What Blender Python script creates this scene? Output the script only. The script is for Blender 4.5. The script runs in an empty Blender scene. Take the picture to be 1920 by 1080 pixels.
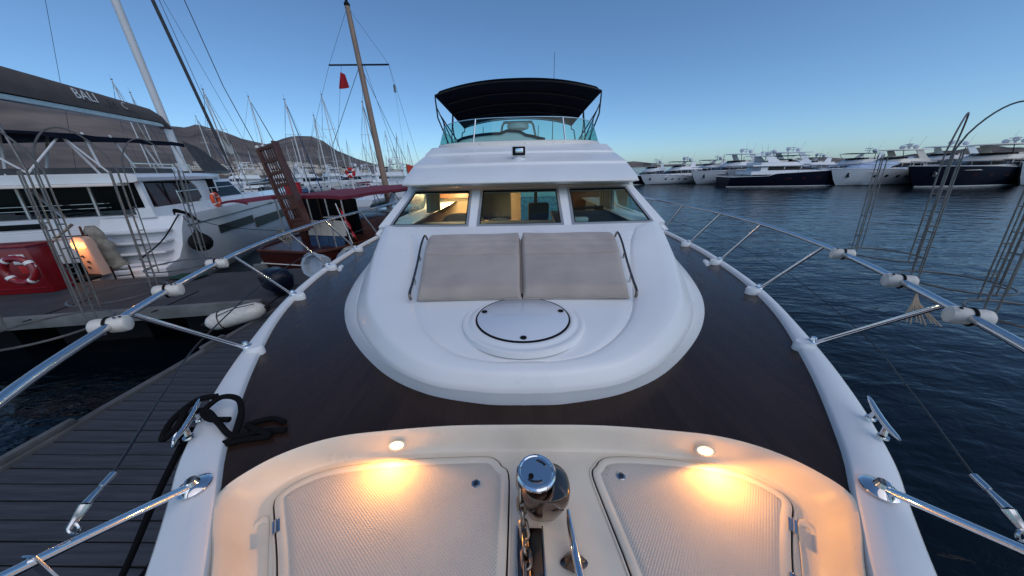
import bpy, bmesh, math, random
from math import sin, cos, tan, pi, radians, sqrt, atan2
from mathutils import Vector, Matrix
random.seed(7)
S = bpy.context.scene
COL = S.collection
# ------------------------------------------------------------------ camera
TH, RHO, PSI = radians(22.0), radians(1.3), radians(1.5)
CAM = Vector((-.02, 0, 3.0)); FPX = 549.0
_r0 = Vector((1,0,0)); _u0 = Vector((0,sin(TH),cos(TH))); _f0 = Vector((0,cos(TH),-sin(TH)))
_r1 = _r0*cos(RHO)-_u0*sin(RHO); _u1 = _u0*cos(RHO)+_r0*sin(RHO)
_Z = Matrix.Rotation(PSI,3,'Z')
CR, CU, CF = _Z@_r1, _Z@_u1, _Z@_f0
cd = bpy.data.cameras.new('camera'); cam = bpy.data.objects.new('camera', cd); COL.objects.link(cam)
cd.sensor_width = 36; cd.sensor_fit = 'HORIZONTAL'; cd.lens = 36*FPX/1920
cd.clip_start = .02; cd.clip_end = 40000
M3 = Matrix((CR, CU, -CF)).transposed()
cam.matrix_world = Matrix.Translation(CAM) @ M3.to_4x4()
S.camera = cam
def ray(px, py): return CF + CR*((px-960)/FPX) - CU*((py-540)/FPX)
def at(px, py, Y):
    d = ray(px, py); return CAM + d*(Y/d.y)
def gz(px, py, z):
    d = ray(px, py); return CAM + d*((z-3.0)/d.z)
# ------------------------------------------------------------------ world, sun, exposure
SUN_EL, SUN_AZ = 50.0, 142.0          # degrees, azimuth clockwise from +Y (aft)
w = bpy.data.worlds.new('World'); S.world = w; w.use_nodes = True
nt = w.node_tree; bg = nt.nodes['Background']
sky = nt.nodes.new('ShaderNodeTexSky'); sky.sky_type = 'NISHITA'; sky.sun_disc = False
sky.sun_elevation = radians(SUN_EL); sky.sun_rotation = radians(SUN_AZ)
sky.air_density = .78; sky.dust_density = .8; sky.ozone_density = 6.5; sky.altitude = 0
wb = nt.nodes.new('ShaderNodeVectorMath'); wb.operation = 'MULTIPLY'; wb.inputs[1].default_value = (.93,1.07,1.06)   # cool white balance of the dusk sky
nt.links.new(sky.outputs[0], wb.inputs[0]); nt.links.new(wb.outputs[0], bg.inputs[0]); bg.inputs[1].default_value = .110
sl = bpy.data.lights.new('sun', 'SUN'); sl.energy = .8; sl.angle = radians(80); sl.color = (1,.86,.74)
so = bpy.data.objects.new('sun', sl); COL.objects.link(so)
_sd = Vector((sin(radians(SUN_AZ))*cos(radians(SUN_EL)), cos(radians(SUN_AZ))*cos(radians(SUN_EL)), sin(radians(SUN_EL))))
so.rotation_euler = _sd.to_track_quat('Z','Y').to_euler()
vs = S.view_settings; vs.view_transform = 'Standard'; vs.look = 'None'; vs.gamma = 1; vs.use_curve_mapping = False
vs.exposure = 0.28
S.render.engine = 'CYCLES'
# ------------------------------------------------------------------ materials
def nd(t, ty, **k):
    n = t.nodes.new(ty)
    for a, b in k.items(): setattr(n, a, b)
    return n
def mat(name, col, rough=.5, metal=0, noise=.0, nscale=3, bump=0, bscale=20, coat=0, rvar=0, spec=.5, stretch=(1,1,1), trans=0, sheen=0, ndet=4):
    m = bpy.data.materials.new(name); m.use_nodes = True; t = m.node_tree; p = t.nodes['Principled BSDF']
    p.inputs['Base Color'].default_value = (*col,1); p.inputs['Roughness'].default_value = rough
    p.inputs['Metallic'].default_value = metal; p.inputs['Specular IOR Level'].default_value = spec
    p.inputs['Coat Weight'].default_value = coat; p.inputs['Coat Roughness'].default_value = .08
    p.inputs['Transmission Weight'].default_value = trans; p.inputs['Sheen Weight'].default_value = sheen
    tc = nd(t,'ShaderNodeTexCoord'); mp = nd(t,'ShaderNodeMapping'); mp.inputs['Scale'].default_value = stretch
    t.links.new(tc.outputs['Object'], mp.inputs['Vector'])
    if noise or rvar:
        n = nd(t,'ShaderNodeTexNoise'); n.inputs['Scale'].default_value = nscale; n.inputs['Detail'].default_value = ndet
        t.links.new(mp.outputs[0], n.inputs['Vector'])
        if noise:
            mx = nd(t,'ShaderNodeMapRange'); mx.inputs['From Min'].default_value=.3; mx.inputs['From Max'].default_value=.7
            mx.inputs['To Min'].default_value = 1-noise; mx.inputs['To Max'].default_value = 1+noise*.6
            t.links.new(n.outputs[0], mx.inputs[0])
            v = nd(t,'ShaderNodeVectorMath', operation='SCALE'); v.inputs[0].default_value = col
            t.links.new(mx.outputs[0], v.inputs['Scale']); t.links.new(v.outputs[0], p.inputs['Base Color'])
        if rvar:
            mr = nd(t,'ShaderNodeMapRange'); mr.inputs['From Min'].default_value=.3; mr.inputs['From Max'].default_value=.7
            mr.inputs['To Min'].default_value = max(.02,rough-rvar); mr.inputs['To Max'].default_value = rough+rvar
            t.links.new(n.outputs[0], mr.inputs[0]); t.links.new(mr.outputs[0], p.inputs['Roughness'])
    if bump:
        n2 = nd(t,'ShaderNodeTexNoise'); n2.inputs['Scale'].default_value = bscale; n2.inputs['Detail'].default_value = 3
        t.links.new(mp.outputs[0], n2.inputs['Vector'])
        b = nd(t,'ShaderNodeBump'); b.inputs['Strength'].default_value = bump; b.inputs['Distance'].default_value = .01
        t.links.new(n2.outputs[0], b.inputs['Height']); t.links.new(b.outputs[0], p.inputs['Normal'])
    return m
def emit(name, col, s):
    m = bpy.data.materials.new(name); m.use_nodes = True; p = m.node_tree.nodes['Principled BSDF']
    p.inputs['Base Color'].default_value = (*col,1); p.inputs['Emission Color'].default_value = (*col,1); p.inputs['Emission Strength'].default_value = s
    return m
def glass(name, tint, refl=1.0):
    m = bpy.data.materials.new(name); m.use_nodes = True; t = m.node_tree; t.nodes.remove(t.nodes['Principled BSDF'])
    o = t.nodes['Material Output']; tr = nd(t,'ShaderNodeBsdfTransparent'); tr.inputs[0].default_value = (*tint,1)
    g = nd(t,'ShaderNodeBsdfGlossy'); g.inputs['Roughness'].default_value = .02
    fr0 = nd(t,'ShaderNodeLayerWeight'); pw = nd(t,'ShaderNodeMath', operation='POWER'); pw.inputs[1].default_value = 4.5
    t.links.new(fr0.outputs['Facing'], pw.inputs[0]); fr = nd(t,'ShaderNodeMath', operation='MULTIPLY_ADD'); fr.inputs[1].default_value = .42; fr.inputs[2].default_value = .022
    t.links.new(pw.outputs[0], fr.inputs[0])
    ma = nd(t,'ShaderNodeMath', operation='MULTIPLY'); ma.inputs[1].default_value = refl
    mx = nd(t,'ShaderNodeMixShader'); t.links.new(fr.outputs[0], ma.inputs[0]); t.links.new(ma.outputs[0], mx.inputs[0])
    t.links.new(tr.outputs[0], mx.inputs[1]); t.links.new(g.outputs[0], mx.inputs[2]); t.links.new(mx.outputs[0], o.inputs[0])
    return m
def nonskid():
    m = mat('nonskid', (.61,.535,.455), .42, noise=.05, nscale=6); t = m.node_tree; p = t.nodes['Principled BSDF']
    tc = nd(t,'ShaderNodeTexCoord'); mp = nd(t,'ShaderNodeMapping'); mp.inputs['Scale'].default_value = (125,125,125); mp.inputs['Rotation'].default_value = (0,0,radians(38))
    t.links.new(tc.outputs['Object'], mp.inputs[0]); sp = nd(t,'ShaderNodeSeparateXYZ'); t.links.new(mp.outputs[0], sp.inputs[0])
    def sn(o):
        a = nd(t,'ShaderNodeMath', operation='MULTIPLY'); a.inputs[1].default_value = pi
        b = nd(t,'ShaderNodeMath', operation='SINE'); c = nd(t,'ShaderNodeMath', operation='ABSOLUTE')
        t.links.new(o, a.inputs[0]); t.links.new(a.outputs[0], b.inputs[0]); t.links.new(b.outputs[0], c.inputs[0]); return c.outputs[0]
    mu = nd(t,'ShaderNodeMath', operation='MULTIPLY'); t.links.new(sn(sp.outputs[0]), mu.inputs[0]); t.links.new(sn(sp.outputs[1]), mu.inputs[1])
    pw = nd(t,'ShaderNodeMath', operation='POWER'); pw.inputs[1].default_value = 1.6; t.links.new(mu.outputs[0], pw.inputs[0])
    b = nd(t,'ShaderNodeBump'); b.inputs['Strength'].default_value = .9; b.inputs['Distance'].default_value = .0018
    t.links.new(pw.outputs[0], b.inputs['Height']); t.links.new(b.outputs[0], p.inputs['Normal'])
    return m
def water():
    m = bpy.data.materials.new('sea'); m.use_nodes = True; t = m.node_tree; p = t.nodes['Principled BSDF']
    p.inputs['Base Color'].default_value = (.001,.0035,.006,1); p.inputs['Specular IOR Level'].default_value = .27; p.inputs['Roughness'].default_value = .05; p.inputs['IOR'].default_value = 1.33
    tc = nd(t,'ShaderNodeTexCoord')
    def nz(scale, sx, sy, rot, det):
        mp = nd(t,'ShaderNodeMapping'); mp.inputs['Scale'].default_value = (sx,sy,1); mp.inputs['Rotation'].default_value = (0,0,radians(rot))
        t.links.new(tc.outputs['Object'], mp.inputs[0]); n = nd(t,'ShaderNodeTexNoise'); n.inputs['Scale'].default_value = scale
        n.inputs['Detail'].default_value = det; n.inputs['Distortion'].default_value = .6; t.links.new(mp.outputs[0], n.inputs[0]); return n.outputs[0]
    a = nz(1.1, .55, 1.3, 12, 3); b = nz(4.2, .6, 1.2, -18, 4); c = nz(.35,.7,1,30,2)
    ad = nd(t,'ShaderNodeMath', operation='MULTIPLY_ADD'); ad.inputs[1].default_value = .32; t.links.new(b, ad.inputs[0]); t.links.new(a, ad.inputs[2])
    ad2 = nd(t,'ShaderNodeMath', operation='MULTIPLY_ADD'); ad2.inputs[1].default_value = 1.0; t.links.new(c, ad2.inputs[0]); t.links.new(ad.outputs[0], ad2.inputs[2])
    bm = nd(t,'ShaderNodeBump'); bm.inputs['Strength'].default_value = .85; bm.inputs['Distance'].default_value = .078
    t.links.new(ad2.outputs[0], bm.inputs['Height']); t.links.new(bm.outputs[0], p.inputs['Normal'])
    return m
M = dict(
 gel=mat('white_gelcoat', (.80,.80,.79), .34, noise=.035, nscale=1.6, coat=.12, rvar=.10, ndet=5),
 gel2=mat('cream_gelcoat', (.76,.72,.65), .3, noise=.05, nscale=5, coat=.2, rvar=.06),
 well=mat('lamp_warmed_gelcoat', (.74,.655,.53), .34, noise=.07, nscale=7, rvar=.08, bump=.03, bscale=60),  # white gelcoat with the locker lamps' warm glow mixed into its colour
 skid=nonskid(),
 deck=mat('dark_brown_deck', (.032,.017,.012), .26, spec=.27, noise=.22, nscale=2.4, rvar=.07, bump=.06, bscale=40, stretch=(6,.7,1), ndet=8),
 steel=mat('stainless_steel', (.62,.63,.64), .13, 1, rvar=.06, nscale=14),
 chrome=mat('chrome', (.75,.75,.76), .07, 1, rvar=.03, nscale=10),
 dsteel=mat('bronze_tinted_steel', (.20,.155,.13), .16, 1, rvar=.06, nscale=20),
 galv=mat('galvanised_chain_steel', (.33,.27,.22), .34, 1, noise=.35, nscale=60, rvar=.1),
 black=mat('black_rubber', (.008,.008,.009), .6, spec=.15),
 gask=mat('dark_grey_window_gasket', (.045,.048,.05), .4),
 navy=mat('navy_canvas', (.005,.007,.018), .85, noise=.25, nscale=5, bump=.12, bscale=300, spec=.15),
 cush=mat('taupe_canvas', (.42,.355,.305), .8, noise=.16, nscale=4, bump=.35, bscale=260, sheen=.2, ndet=6),
 lid=mat('pale_hatch_acrylic', (.66,.69,.74), .16, noise=.03, nscale=3, coat=.4),
 rope=mat('black_rope', (.008,.008,.009), .9, spec=.08, bump=.8, bscale=90),
 rope_tan=mat('tan_rope', (.42,.33,.24), .85, bump=.6, bscale=120),
 plast=mat('weathered_white_plastic', (.66,.62,.55), .5, noise=.14, nscale=18),
 wglass=glass('windscreen_glass', (.78,.88,.85), 1.1),
 teal=glass('teal_acrylic', (.68,.86,.83), 1.1),
 smoke=mat('dark_window_glass', (.006,.007,.009), .25, spec=.12, noise=.3, nscale=2),
 plum=mat('plum_window_glass', (.045,.020,.026), .25, spec=.2, noise=.25, nscale=1.2),
 warmw=mat('beige_interior_panel', (.62,.46,.30), .5, noise=.1, nscale=3),
 wood=mat('cherry_wood', (.20,.085,.04), .4, noise=.3, nscale=4, stretch=(1,1,8)),
 leather=mat('beige_leather', (.52,.40,.27), .55, noise=.12, nscale=6),
 darkin=mat('dark_dashboard', (.025,.03,.033), .45, noise=.2),
 cur=mat('grey_curtain', (.25,.27,.27), .8, noise=.15, nscale=9, stretch=(6,6,.4)),
 redlamp=emit('red_lamp_shade', (1,.16,.04), 1.2),
 lamp=emit('amber_courtesy_lens', (1,.66,.24), 6),
 plank=mat('weathered_pier_wood', (.048,.049,.058), .75, noise=.45, nscale=3, bump=.5, bscale=12, stretch=(.5,9,2), ndet=7),
 beam=mat('pier_edge_timber', (.10,.10,.10), .8, noise=.4, nscale=4, bump=.4, bscale=20),
 conc=mat('grey_pontoon_deck', (.040,.040,.044), .85, noise=.35, nscale=2, bump=.4, bscale=30, ndet=8),
 concside=mat('pale_pontoon_edge', (.15,.15,.145), .8, noise=.35, nscale=3, bump=.3, bscale=20),
 redp=mat('glossy_red_paint', (.22,.004,.008), .25, noise=.1, nscale=3, coat=.4),
 orange=mat('orange_lifebuoy', (.72,.08,.02), .5, noise=.1, nscale=8),
 redb=mat('red_lifebuoy', (.5,.02,.015), .5, noise=.1, nscale=8),
 whitep=mat('white_tape', (.75,.74,.7), .5),
 cover=mat('brown_sail_cover', (.105,.085,.075), .85, noise=.15, nscale=3, bump=.2, bscale=60),
 ggrey=mat('grey_mesh_canvas', (.07,.072,.075), .85, noise=.25, nscale=6),
 alu=mat('aluminium_spar', (.50,.50,.49), .35, .6, noise=.12, nscale=5),
 white=mat('white_mast_paint', (.66,.66,.65), .4, noise=.04, nscale=1),
 dkpipe=mat('dull_wire', (.16,.15,.14), .45, .6, noise=.3, nscale=30),
 black_t=mat('black_tube', (.02,.021,.024), .35, .3),
 maroon=mat('maroon_canvas', (.17,.014,.028), .75, noise=.15, nscale=4),
 brown=mat('varnished_brown_wood', (.085,.026,.015), .5, noise=.35, nscale=5, stretch=(1,1,.2), coat=.2),
 mhull=mat('maroon_hull_paint', (.055,.010,.008), .35, noise=.15, nscale=3, coat=.2),
 mastw=mat('varnished_spruce_mast', (.30,.20,.14), .45, noise=.25, nscale=4, stretch=(3,3,.3)),
 blue=mat('blue_canvas', (.035,.085,.17), .8, noise=.2, nscale=5),
 cream=mat('cream_canvas', (.62,.58,.50), .8, noise=.1, nscale=3),
 flag=mat('red_flag_cloth', (.5,.012,.02), .8, noise=.15, nscale=6),
 oflag=mat('orange_flag_cloth', (.65,.07,.03), .8),
 nhull=mat('navy_hull_paint', (.006,.009,.022), .3, noise=.2, spec=.25),
 whull=mat('white_hull_paint', (.72,.73,.74), .2, coat=.3, noise=.04),
 cyacht=mat('cream_superstructure_paint', (.72,.67,.58), .3, noise=.05),
 pblue=mat('pale_blue_canvas', (.42,.52,.66), .7, noise=.2, nscale=1.5, bump=.3, bscale=3),
 boot=mat('black_boot_stripe', (.02,.02,.022), .4),
 gfender=mat('grey_blue_tender_tube', (.33,.38,.43), .5, noise=.1, nscale=5),
 ccloth=mat('khaki_rope_bag', (.26,.235,.19), .85, noise=.3, nscale=9, bump=.5, bscale=14),
 green=mat('green_tarp', (.004,.035,.02), .8),
 pedl=emit('amber_pedestal_lens', (1,.42,.10), 3.2),
 pedw=mat('lamp_tinted_pedestal_plastic', (.68,.42,.30), .4),  # white plastic, the amber lamp's glow is put into the base colour
 stone=mat('house_plaster_white', (.64,.57,.49), .8, noise=.1, nscale=.6),
 stone2=mat('house_plaster_sand', (.46,.38,.30), .8, noise=.12, nscale=.6),
 roof=mat('house_roof_grey', (.20,.17,.15), .8),
 hwin=mat('house_window', (.03,.03,.035), .3),
 sea=water(),
)
def hillmat():
    m = mat('dry_hillside', (.15,.115,.095), .95); t = m.node_tree; p = t.nodes['Principled BSDF']
    tc = nd(t,'ShaderNodeTexCoord'); n = nd(t,'ShaderNodeTexNoise'); n.inputs['Scale'].default_value = .006; n.inputs['Detail'].default_value = 9; n.inputs['Roughness'].default_value=.62
    t.links.new(tc.outputs['Object'], n.inputs[0]); r = nd(t,'ShaderNodeValToRGB'); e = r.color_ramp.elements
    e[0].position=.36; e[0].color=(.055,.047,.040,1); e[1].position=.66; e[1].color=(.205,.155,.125,1)
    t.links.new(n.outputs[0], r.inputs[0]); t.links.new(r.outputs[0], p.inputs['Base Color'])
    return m
M['hill'] = hillmat()
# ------------------------------------------------------------------ building helpers
MAT = {}
def reg(o, m): MAT[o.name] = m
def thing(name, label, cat, loc=(0,0,0), rotz=0, group=None, scale=1.0, rot=None):
    o = bpy.data.objects.new(name, None); COL.objects.link(o); o.empty_display_size = .3
    o.location = loc; o.rotation_euler = rot if rot else (0,0,rotz); o.scale = (scale,)*3
    o['label'] = label; o['category'] = cat
    if group: o['group'] = group
    e = o.rotation_euler.to_matrix().to_4x4()
    reg(o, Matrix.Translation(Vector(loc)) @ e @ Matrix.Scale(scale,4)); return o
def tag(o, label, cat, group=None, kind=None):
    o['label'] = label; o['category'] = cat
    if group: o['group'] = group
    if kind: o['kind'] = kind
    return o
def children(o): return [c for c in COL.objects if c.parent == o]
def copy_tree(o, loc, rotz=0, label=None, group=None, scale=None, rot=None):
    r = o.copy(); COL.objects.link(r); r.location = loc; r.rotation_euler = rot if rot else (0,0,rotz)
    if scale: r.scale = (scale,)*3 if not hasattr(scale,'__len__') else scale
    if label: r['label'] = label
    if group: r['group'] = group
    for ch in KIDS.get(o.name, []):
        c = ch.copy(); COL.objects.link(c); c.parent = r; KIDS.setdefault(r.name, []).append(c)
        for g in KIDS.get(ch.name, []):
            d = g.copy(); COL.objects.link(d); d.parent = c; KIDS.setdefault(c.name, []).append(d)
    return r
KIDS = {}
def crs(pts, n=8, closed=False):
    P = [Vector(p) for p in pts]; out = []; N = len(P)
    segs = N if closed else N-1
    for i in range(segs):
        p0 = P[(i-1)%N] if (closed or i>0) else P[0]*2-P[1]
        p1 = P[i]; p2 = P[(i+1)%N]; p3 = P[(i+2)%N] if (closed or i+2<N) else p2*2-p1
        for k in range(n):
            t = k/n
            out.append(.5*((2*p1)+(p2-p0)*t+(2*p0-5*p1+4*p2-p3)*t*t+(3*p1-p0-3*p2+p3)*t**3))
    if not closed: out.append(P[-1])
    return out
def interp(tab, x):
    if x <= tab[0][0]: return tab[0][1]
    for (a,b),(c,d) in zip(tab, tab[1:]):
        if x <= c: 
            t = (x-a)/(c-a); return b+(d-b)*t
    return tab[-1][1]
class B:
    def __init__(s): s.v=[]; s.f=[]; s.m=[]
    def add(s, vs, fs, mi=0):
        k=len(s.v); s.v += [Vector(v) for v in vs]; s.f += [tuple(i+k for i in f) for f in fs]; s.m += [mi]*len(fs); return s
    def box(s, c, d, rz=0, mi=0, M_=None, taper=1.0):
        x,y,z = [a/2 for a in d]; vs=[]
        for sz in (-1,1):
            t = taper if sz>0 else 1
            for sx,sy in ((-1,-1),(1,-1),(1,1),(-1,1)): vs.append(Vector((sx*x*t,sy*y*t,sz*z)))
        R = M_ if M_ is not None else Matrix.Rotation(rz,3,'Z')
        c = Vector(c); vs=[R@v+c for v in vs]
        return s.add(vs, [(0,3,2,1),(4,5,6,7),(0,1,5,4),(1,2,6,5),(2,3,7,6),(3,0,4,7)], mi)
    def hexa(s, p, mi=0):      # 8 points: bottom 4 then top 4
        return s.add(p, [(0,3,2,1),(4,5,6,7),(0,1,5,4),(1,2,6,5),(2,3,7,6),(3,0,4,7)], mi)
    def prism(s, poly, n, mi=0):   # planar polygon points extruded by vector n
        n=Vector(n); k=len(poly); vs=[Vector(p) for p in poly]+[Vector(p)+n for p in poly]
        return s.add(vs, [tuple(range(k))[::-1], tuple(range(k,2*k))]+[(i,(i+1)%k,(i+1)%k+k,i+k) for i in range(k)], mi)
    def grid(s, rows, mi=0, closed=False):
        n=len(rows[0]); vs=[p for r in rows for p in r]; fs=[]
        for i in range(len(rows)-1):
            for j in range(n if closed else n-1):
                a=i*n+j; b=i*n+(j+1)%n; fs.append((a,b,b+n,a+n))
        return s.add(vs, fs, mi)
    def cap(s, ring, mi=0, flip=False):
        return s.add(ring, [tuple(range(len(ring)))[::(-1 if flip else 1)]], mi)
    def loft(s, rings, mi=0, caps=True):
        s.grid(rings, mi, closed=True)
        if caps: s.cap(rings[0], mi, True); s.cap(rings[-1], mi)
        return s
    def tube(s, pts, r, n=8, mi=0, caps=True, closed=False):
        P=[Vector(p) for p in pts]; rings=[]; up=None
        for i,p in enumerate(P):
            if closed: t=(P[(i+1)%len(P)]-P[i-1]).normalized()
            else: t=(P[min(i+1,len(P)-1)]-P[max(i-1,0)]).normalized()
            if up is None:
                up = Vector((0,0,1)) if abs(t.z)<.9 else Vector((1,0,0))
            x = (up - t*up.dot(t)).normalized(); y=t.cross(x); up = x
            rr = r[i] if hasattr(r,'__len__') else r
            rings.append([p+(x*cos(2*pi*k/n)+y*sin(2*pi*k/n))*rr for k in range(n)])
        if closed: rings.append(rings[0]); caps=False
        return s.loft(rings, mi, caps)
    def lathe(s, prof, c=(0,0,0), n=24, mi=0, R=None):
        c=Vector(c); rings=[]
        for r,z in prof:
            rings.append([ (R@Vector((r*cos(2*pi*k/n),r*sin(2*pi*k/n),z)) if R else Vector((r*cos(2*pi*k/n),r*sin(2*pi*k/n),z)))+c for k in range(n)])
        return s.loft(rings, mi)
    def torus(s, c, R, r, n=28, k=8, M_=None, mi=0, a0=0, a1=2*pi):
        c=Vector(c); full=abs(a1-a0-2*pi)<1e-6; pts=[]
        for i in range(n if full else n+1):
            a=a0+(a1-a0)*i/n; p=Vector((R*cos(a),R*sin(a),0)); pts.append((M_@p if M_ else p)+c)
        return s.tube(pts, r, k, mi, closed=full)
    def sphere(s, c, r, n=14, mi=0, sc=(1,1,1)):
        c=Vector(c); rings=[]
        for i in range(1,n):
            a=pi*i/n; rings.append([c+Vector((r*sin(a)*cos(2*pi*k/n)*sc[0], r*sin(a)*sin(2*pi*k/n)*sc[1], -r*cos(a)*sc[2])) for k in range(n)])
        return s.loft(rings, mi)
    def build(s, name, mats, parent=None, smooth=False, world=False, angle=40, bevel=0, seg=2):
        if not isinstance(mats,(list,tuple)): mats=[mats]
        me = bpy.data.meshes.new(name); V=s.v
        if world and parent is not None:
            I = MAT[parent.name].inverted(); V=[I@v for v in V]
        me.from_pydata([tuple(v) for v in V], [], s.f)
        for m in mats: me.materials.append(M[m] if isinstance(m,str) else m)
        for p,mi in zip(me.polygons, s.m): p.material_index=mi
        bm=bmesh.new(); bm.from_mesh(me); bmesh.ops.remove_doubles(bm, verts=bm.verts, dist=1e-5)
        bmesh.ops.recalc_face_normals(bm, faces=bm.faces)
        if bevel:
            ed=[e for e in bm.edges if len(e.link_faces)==2 and e.calc_face_angle(0)>radians(35)]
            bmesh.ops.bevel(bm, geom=ed, offset=bevel, segments=seg, affect='EDGES', profile=.6)
        bm.to_mesh(me); bm.free()
        if smooth or bevel:
            me.shade_smooth()
            try: me.set_sharp_from_angle(angle=radians(angle))
            except Exception: pass
        o=bpy.data.objects.new(name, me); COL.objects.link(o)
        if parent is not None:
            o.parent=parent; reg(o, MAT[parent.name]); KIDS.setdefault(parent.name,[]).append(o)
        else: reg(o, Matrix.Identity(4))
        return o
def light(name, loc, e, col, r=.02, parent=None):
    l=bpy.data.lights.new(name,'POINT'); l.energy=e; l.color=col; l.shadow_soft_size=r
    o=bpy.data.objects.new(name,l); COL.objects.link(o); o.location=loc
    if parent is not None: o.parent=parent; o.location = MAT[parent.name].inverted()@Vector(loc)
    return o
# ------------------------------------------------------------------ setting: sea, hills
b=B(); R=18000
b.add([(-R,-R,0),(R,-R,0),(R,R,0),(-R,R,0)], [(0,1,2,3)])
o=b.build('sea','sea'); tag(o,'dark blue rippled sea water of the marina','sea',kind='structure')
def azdir(px, py=322):
    d=ray(px,py); d=Vector((d.x,d.y,0)).normalized(); return d
def proj(p):
    v=Vector(p)-CAM; w_=v.dot(CF); return 960+FPX*v.dot(CR)/w_, 540-FPX*v.dot(CU)/w_
crest=[(-900,150),(-200,150),(0,185),(100,195),(250,222),(340,248),(380,252),(402,245),(420,251),(475,268),(515,276),(548,269),(575,263),(598,260),(618,267),(640,285),(672,299),(705,309),(740,318),(780,325),(1000,331)]
def hill_h(px, dist):
    base=CAM.z; d=ray(px, interp(crest,px)); el=d.z/sqrt(d.x**2+d.y**2)
    h=1900*el+3; t=min(1,max(0,(dist-520)/1380)); t2=t*t*(3-2*t)
    return max(0,h)*(.12*min(1,t*6)+.88*t2**.9)
def rid(x,y): 
    return sin(x*.011+1.3*sin(y*.006))*.5+sin(y*.017+x*.004)*.3+sin(x*.031+y*.023)*.2
b=B(); rows=[]
D=[500+ i*42 for i in range(34)]+[2050,2300]
for dist in D:
    row=[]
    for i in range(0,181):
        px=-900+i*(1900/180); d=azdir(px); h=hill_h(px,min(dist,1900))
        p=CAM+d*dist; n=rid(p.x,p.y)
        z=h*(1+.10*n*(1-min(1,abs(dist-1900)/1900)*0)*(0 if dist>=1880 else 1))
        if dist>1950: z=h*(.8 if dist<2100 else .3)
        if dist==500: z=-2
        row.append((p.x,p.y,z))
    rows.append(row)
b.grid(rows)
o=b.build('hills','hill',smooth=True,angle=80); tag(o,'dry brown hills rising behind the town and masts','hills',kind='structure')
b=B(); rows=[]
far=[(1120,0),(1165,7),(1185,11),(1200,9.5),(1230,4),(1290,2.5),(1400,2),(1480,5),(1530,8),(1560,6),(1640,5),(1750,10),(1840,14),(1930,9),(2300,6),(2400,0)]
for dist,k in ((3600,0),(3900,1),(4400,.6),(4800,0)):
    row=[]
    for i in range(0,120):
        px=1100+i*11; d=azdir(px,310); p=CAM+d*dist; z=k*interp(far,px)*6+ (k*3*sin(px*.13)) - (3 if k==0 else 0)
        row.append((p.x,p.y,z))
    rows.append(row)
b.grid(rows); o=b.build('distant_coast','hill',smooth=True); tag(o,'low distant hills on the far horizon to the right','hills',kind='structure')
# ================================================================== THE YACHT WE STAND ON
DK=1.90
Y0=thing('motor_yacht','white flybridge motor yacht seen from its own bow, dark deck, navy bimini and taupe sunpads','yacht',(0,5,0))
go=[(-.70,0.0),(-.62,.18),(-.45,.40),(-.2,.62),(.1,.86),(.475,1.142),(.66,1.29),(.85,1.445),(1.2,1.66),(1.7,1.905),(2.5,2.225),(3.4,2.445),(4.4,2.59),(6,2.66),(9,2.64),(13,2.45)]
gi=[(-.45,.12),(-.2,.42),(.1,.66),(.475,.955),(.6,1.06),(.72,1.158),(.94,1.33),(1.47,1.665),(2.2,2.035),(3.1,2.31),(4.3,2.50),(6,2.58),(9,2.54),(13,2.36)]
def curve2(tab,n=6): return [(p.x,p.y) for p in crs([(x,y,0) for y,x in tab],n)]
GO=curve2(go); GI=[]
GOy=[(y,x) for x,y in GO]; GIy=[(y,x) for x,y in curve2(gi)]
# hull
b=B(); rows=[]
prof=[(1.915,1.0,0),(1.88,1.003,0),(1.80,1.0,0),(1.74,.975,.02),(1.2,.93,.25),(.6,.87,.55),(.05,.80,.85),(-.4,.68,1.1)]
YS=[y for x,y in GO]
for z,k,sh in prof:
    L=[]
    for x,y in GO:
        s=sh*max(0,1-(y+.7)/6)
        L.append((x*k,y+s,z))
    rows.append([(-p[0],p[1],p[2]) for p in L[::-1]][:-1]+L)
b.grid(rows); b.add([rows[0][0],rows[0][-1],rows[-1][-1],rows[-1][0]],[(0,1,2,3)])
hull=b.build('hull','gel',Y0,smooth=True,world=True,angle=50)
# gunwale: rounded white rail along each side
for sgn in (1,-1):
    b=B(); rows=[]
    ys=[.28+.06*i for i in range(0,30)]+[2.1+.12*i for i in range(0,40)]+[7,8,9,10,11,12,13]
    for y in ys:
        xo=interp(GOy,y); xi=interp(GIy,y); W=xo-xi
        sec=[(xo-.001,1.900),(xo-.006,1.922),(xo-.016,1.930),(xi+W*.45,1.937),(xi+.014,1.933),(xi+.004,1.924),(xi-.002,1.896)]
        rows.append([(sgn*x,y,z) for x,z in sec])
    b.grid(rows); g=b.build('gunwale','gel',Y0,smooth=True,world=True,angle=70)
# stanchion pads on the gunwale
ST=[(1.826,1.617),(2.160,2.512),(2.369,3.40),(2.485,4.29),(2.55,5.25),(2.57,6.3),(2.57,7.5)]
for sgn in (1,-1):
    for x,y in ST:
        b=B(); xc=x-.045
        b.lathe([(.0,0),(.085,0),(.085,.052),(.075,.064),(.0,.064)],(0,0,0),20)
        b.v=[Vector((sgn*xc+v.x*.72, y+v.y*.50, 1.895+v.z)) for v in b.v]
        b.build('stanchion_pad','gel',hull,smooth=True,world=True)
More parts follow.
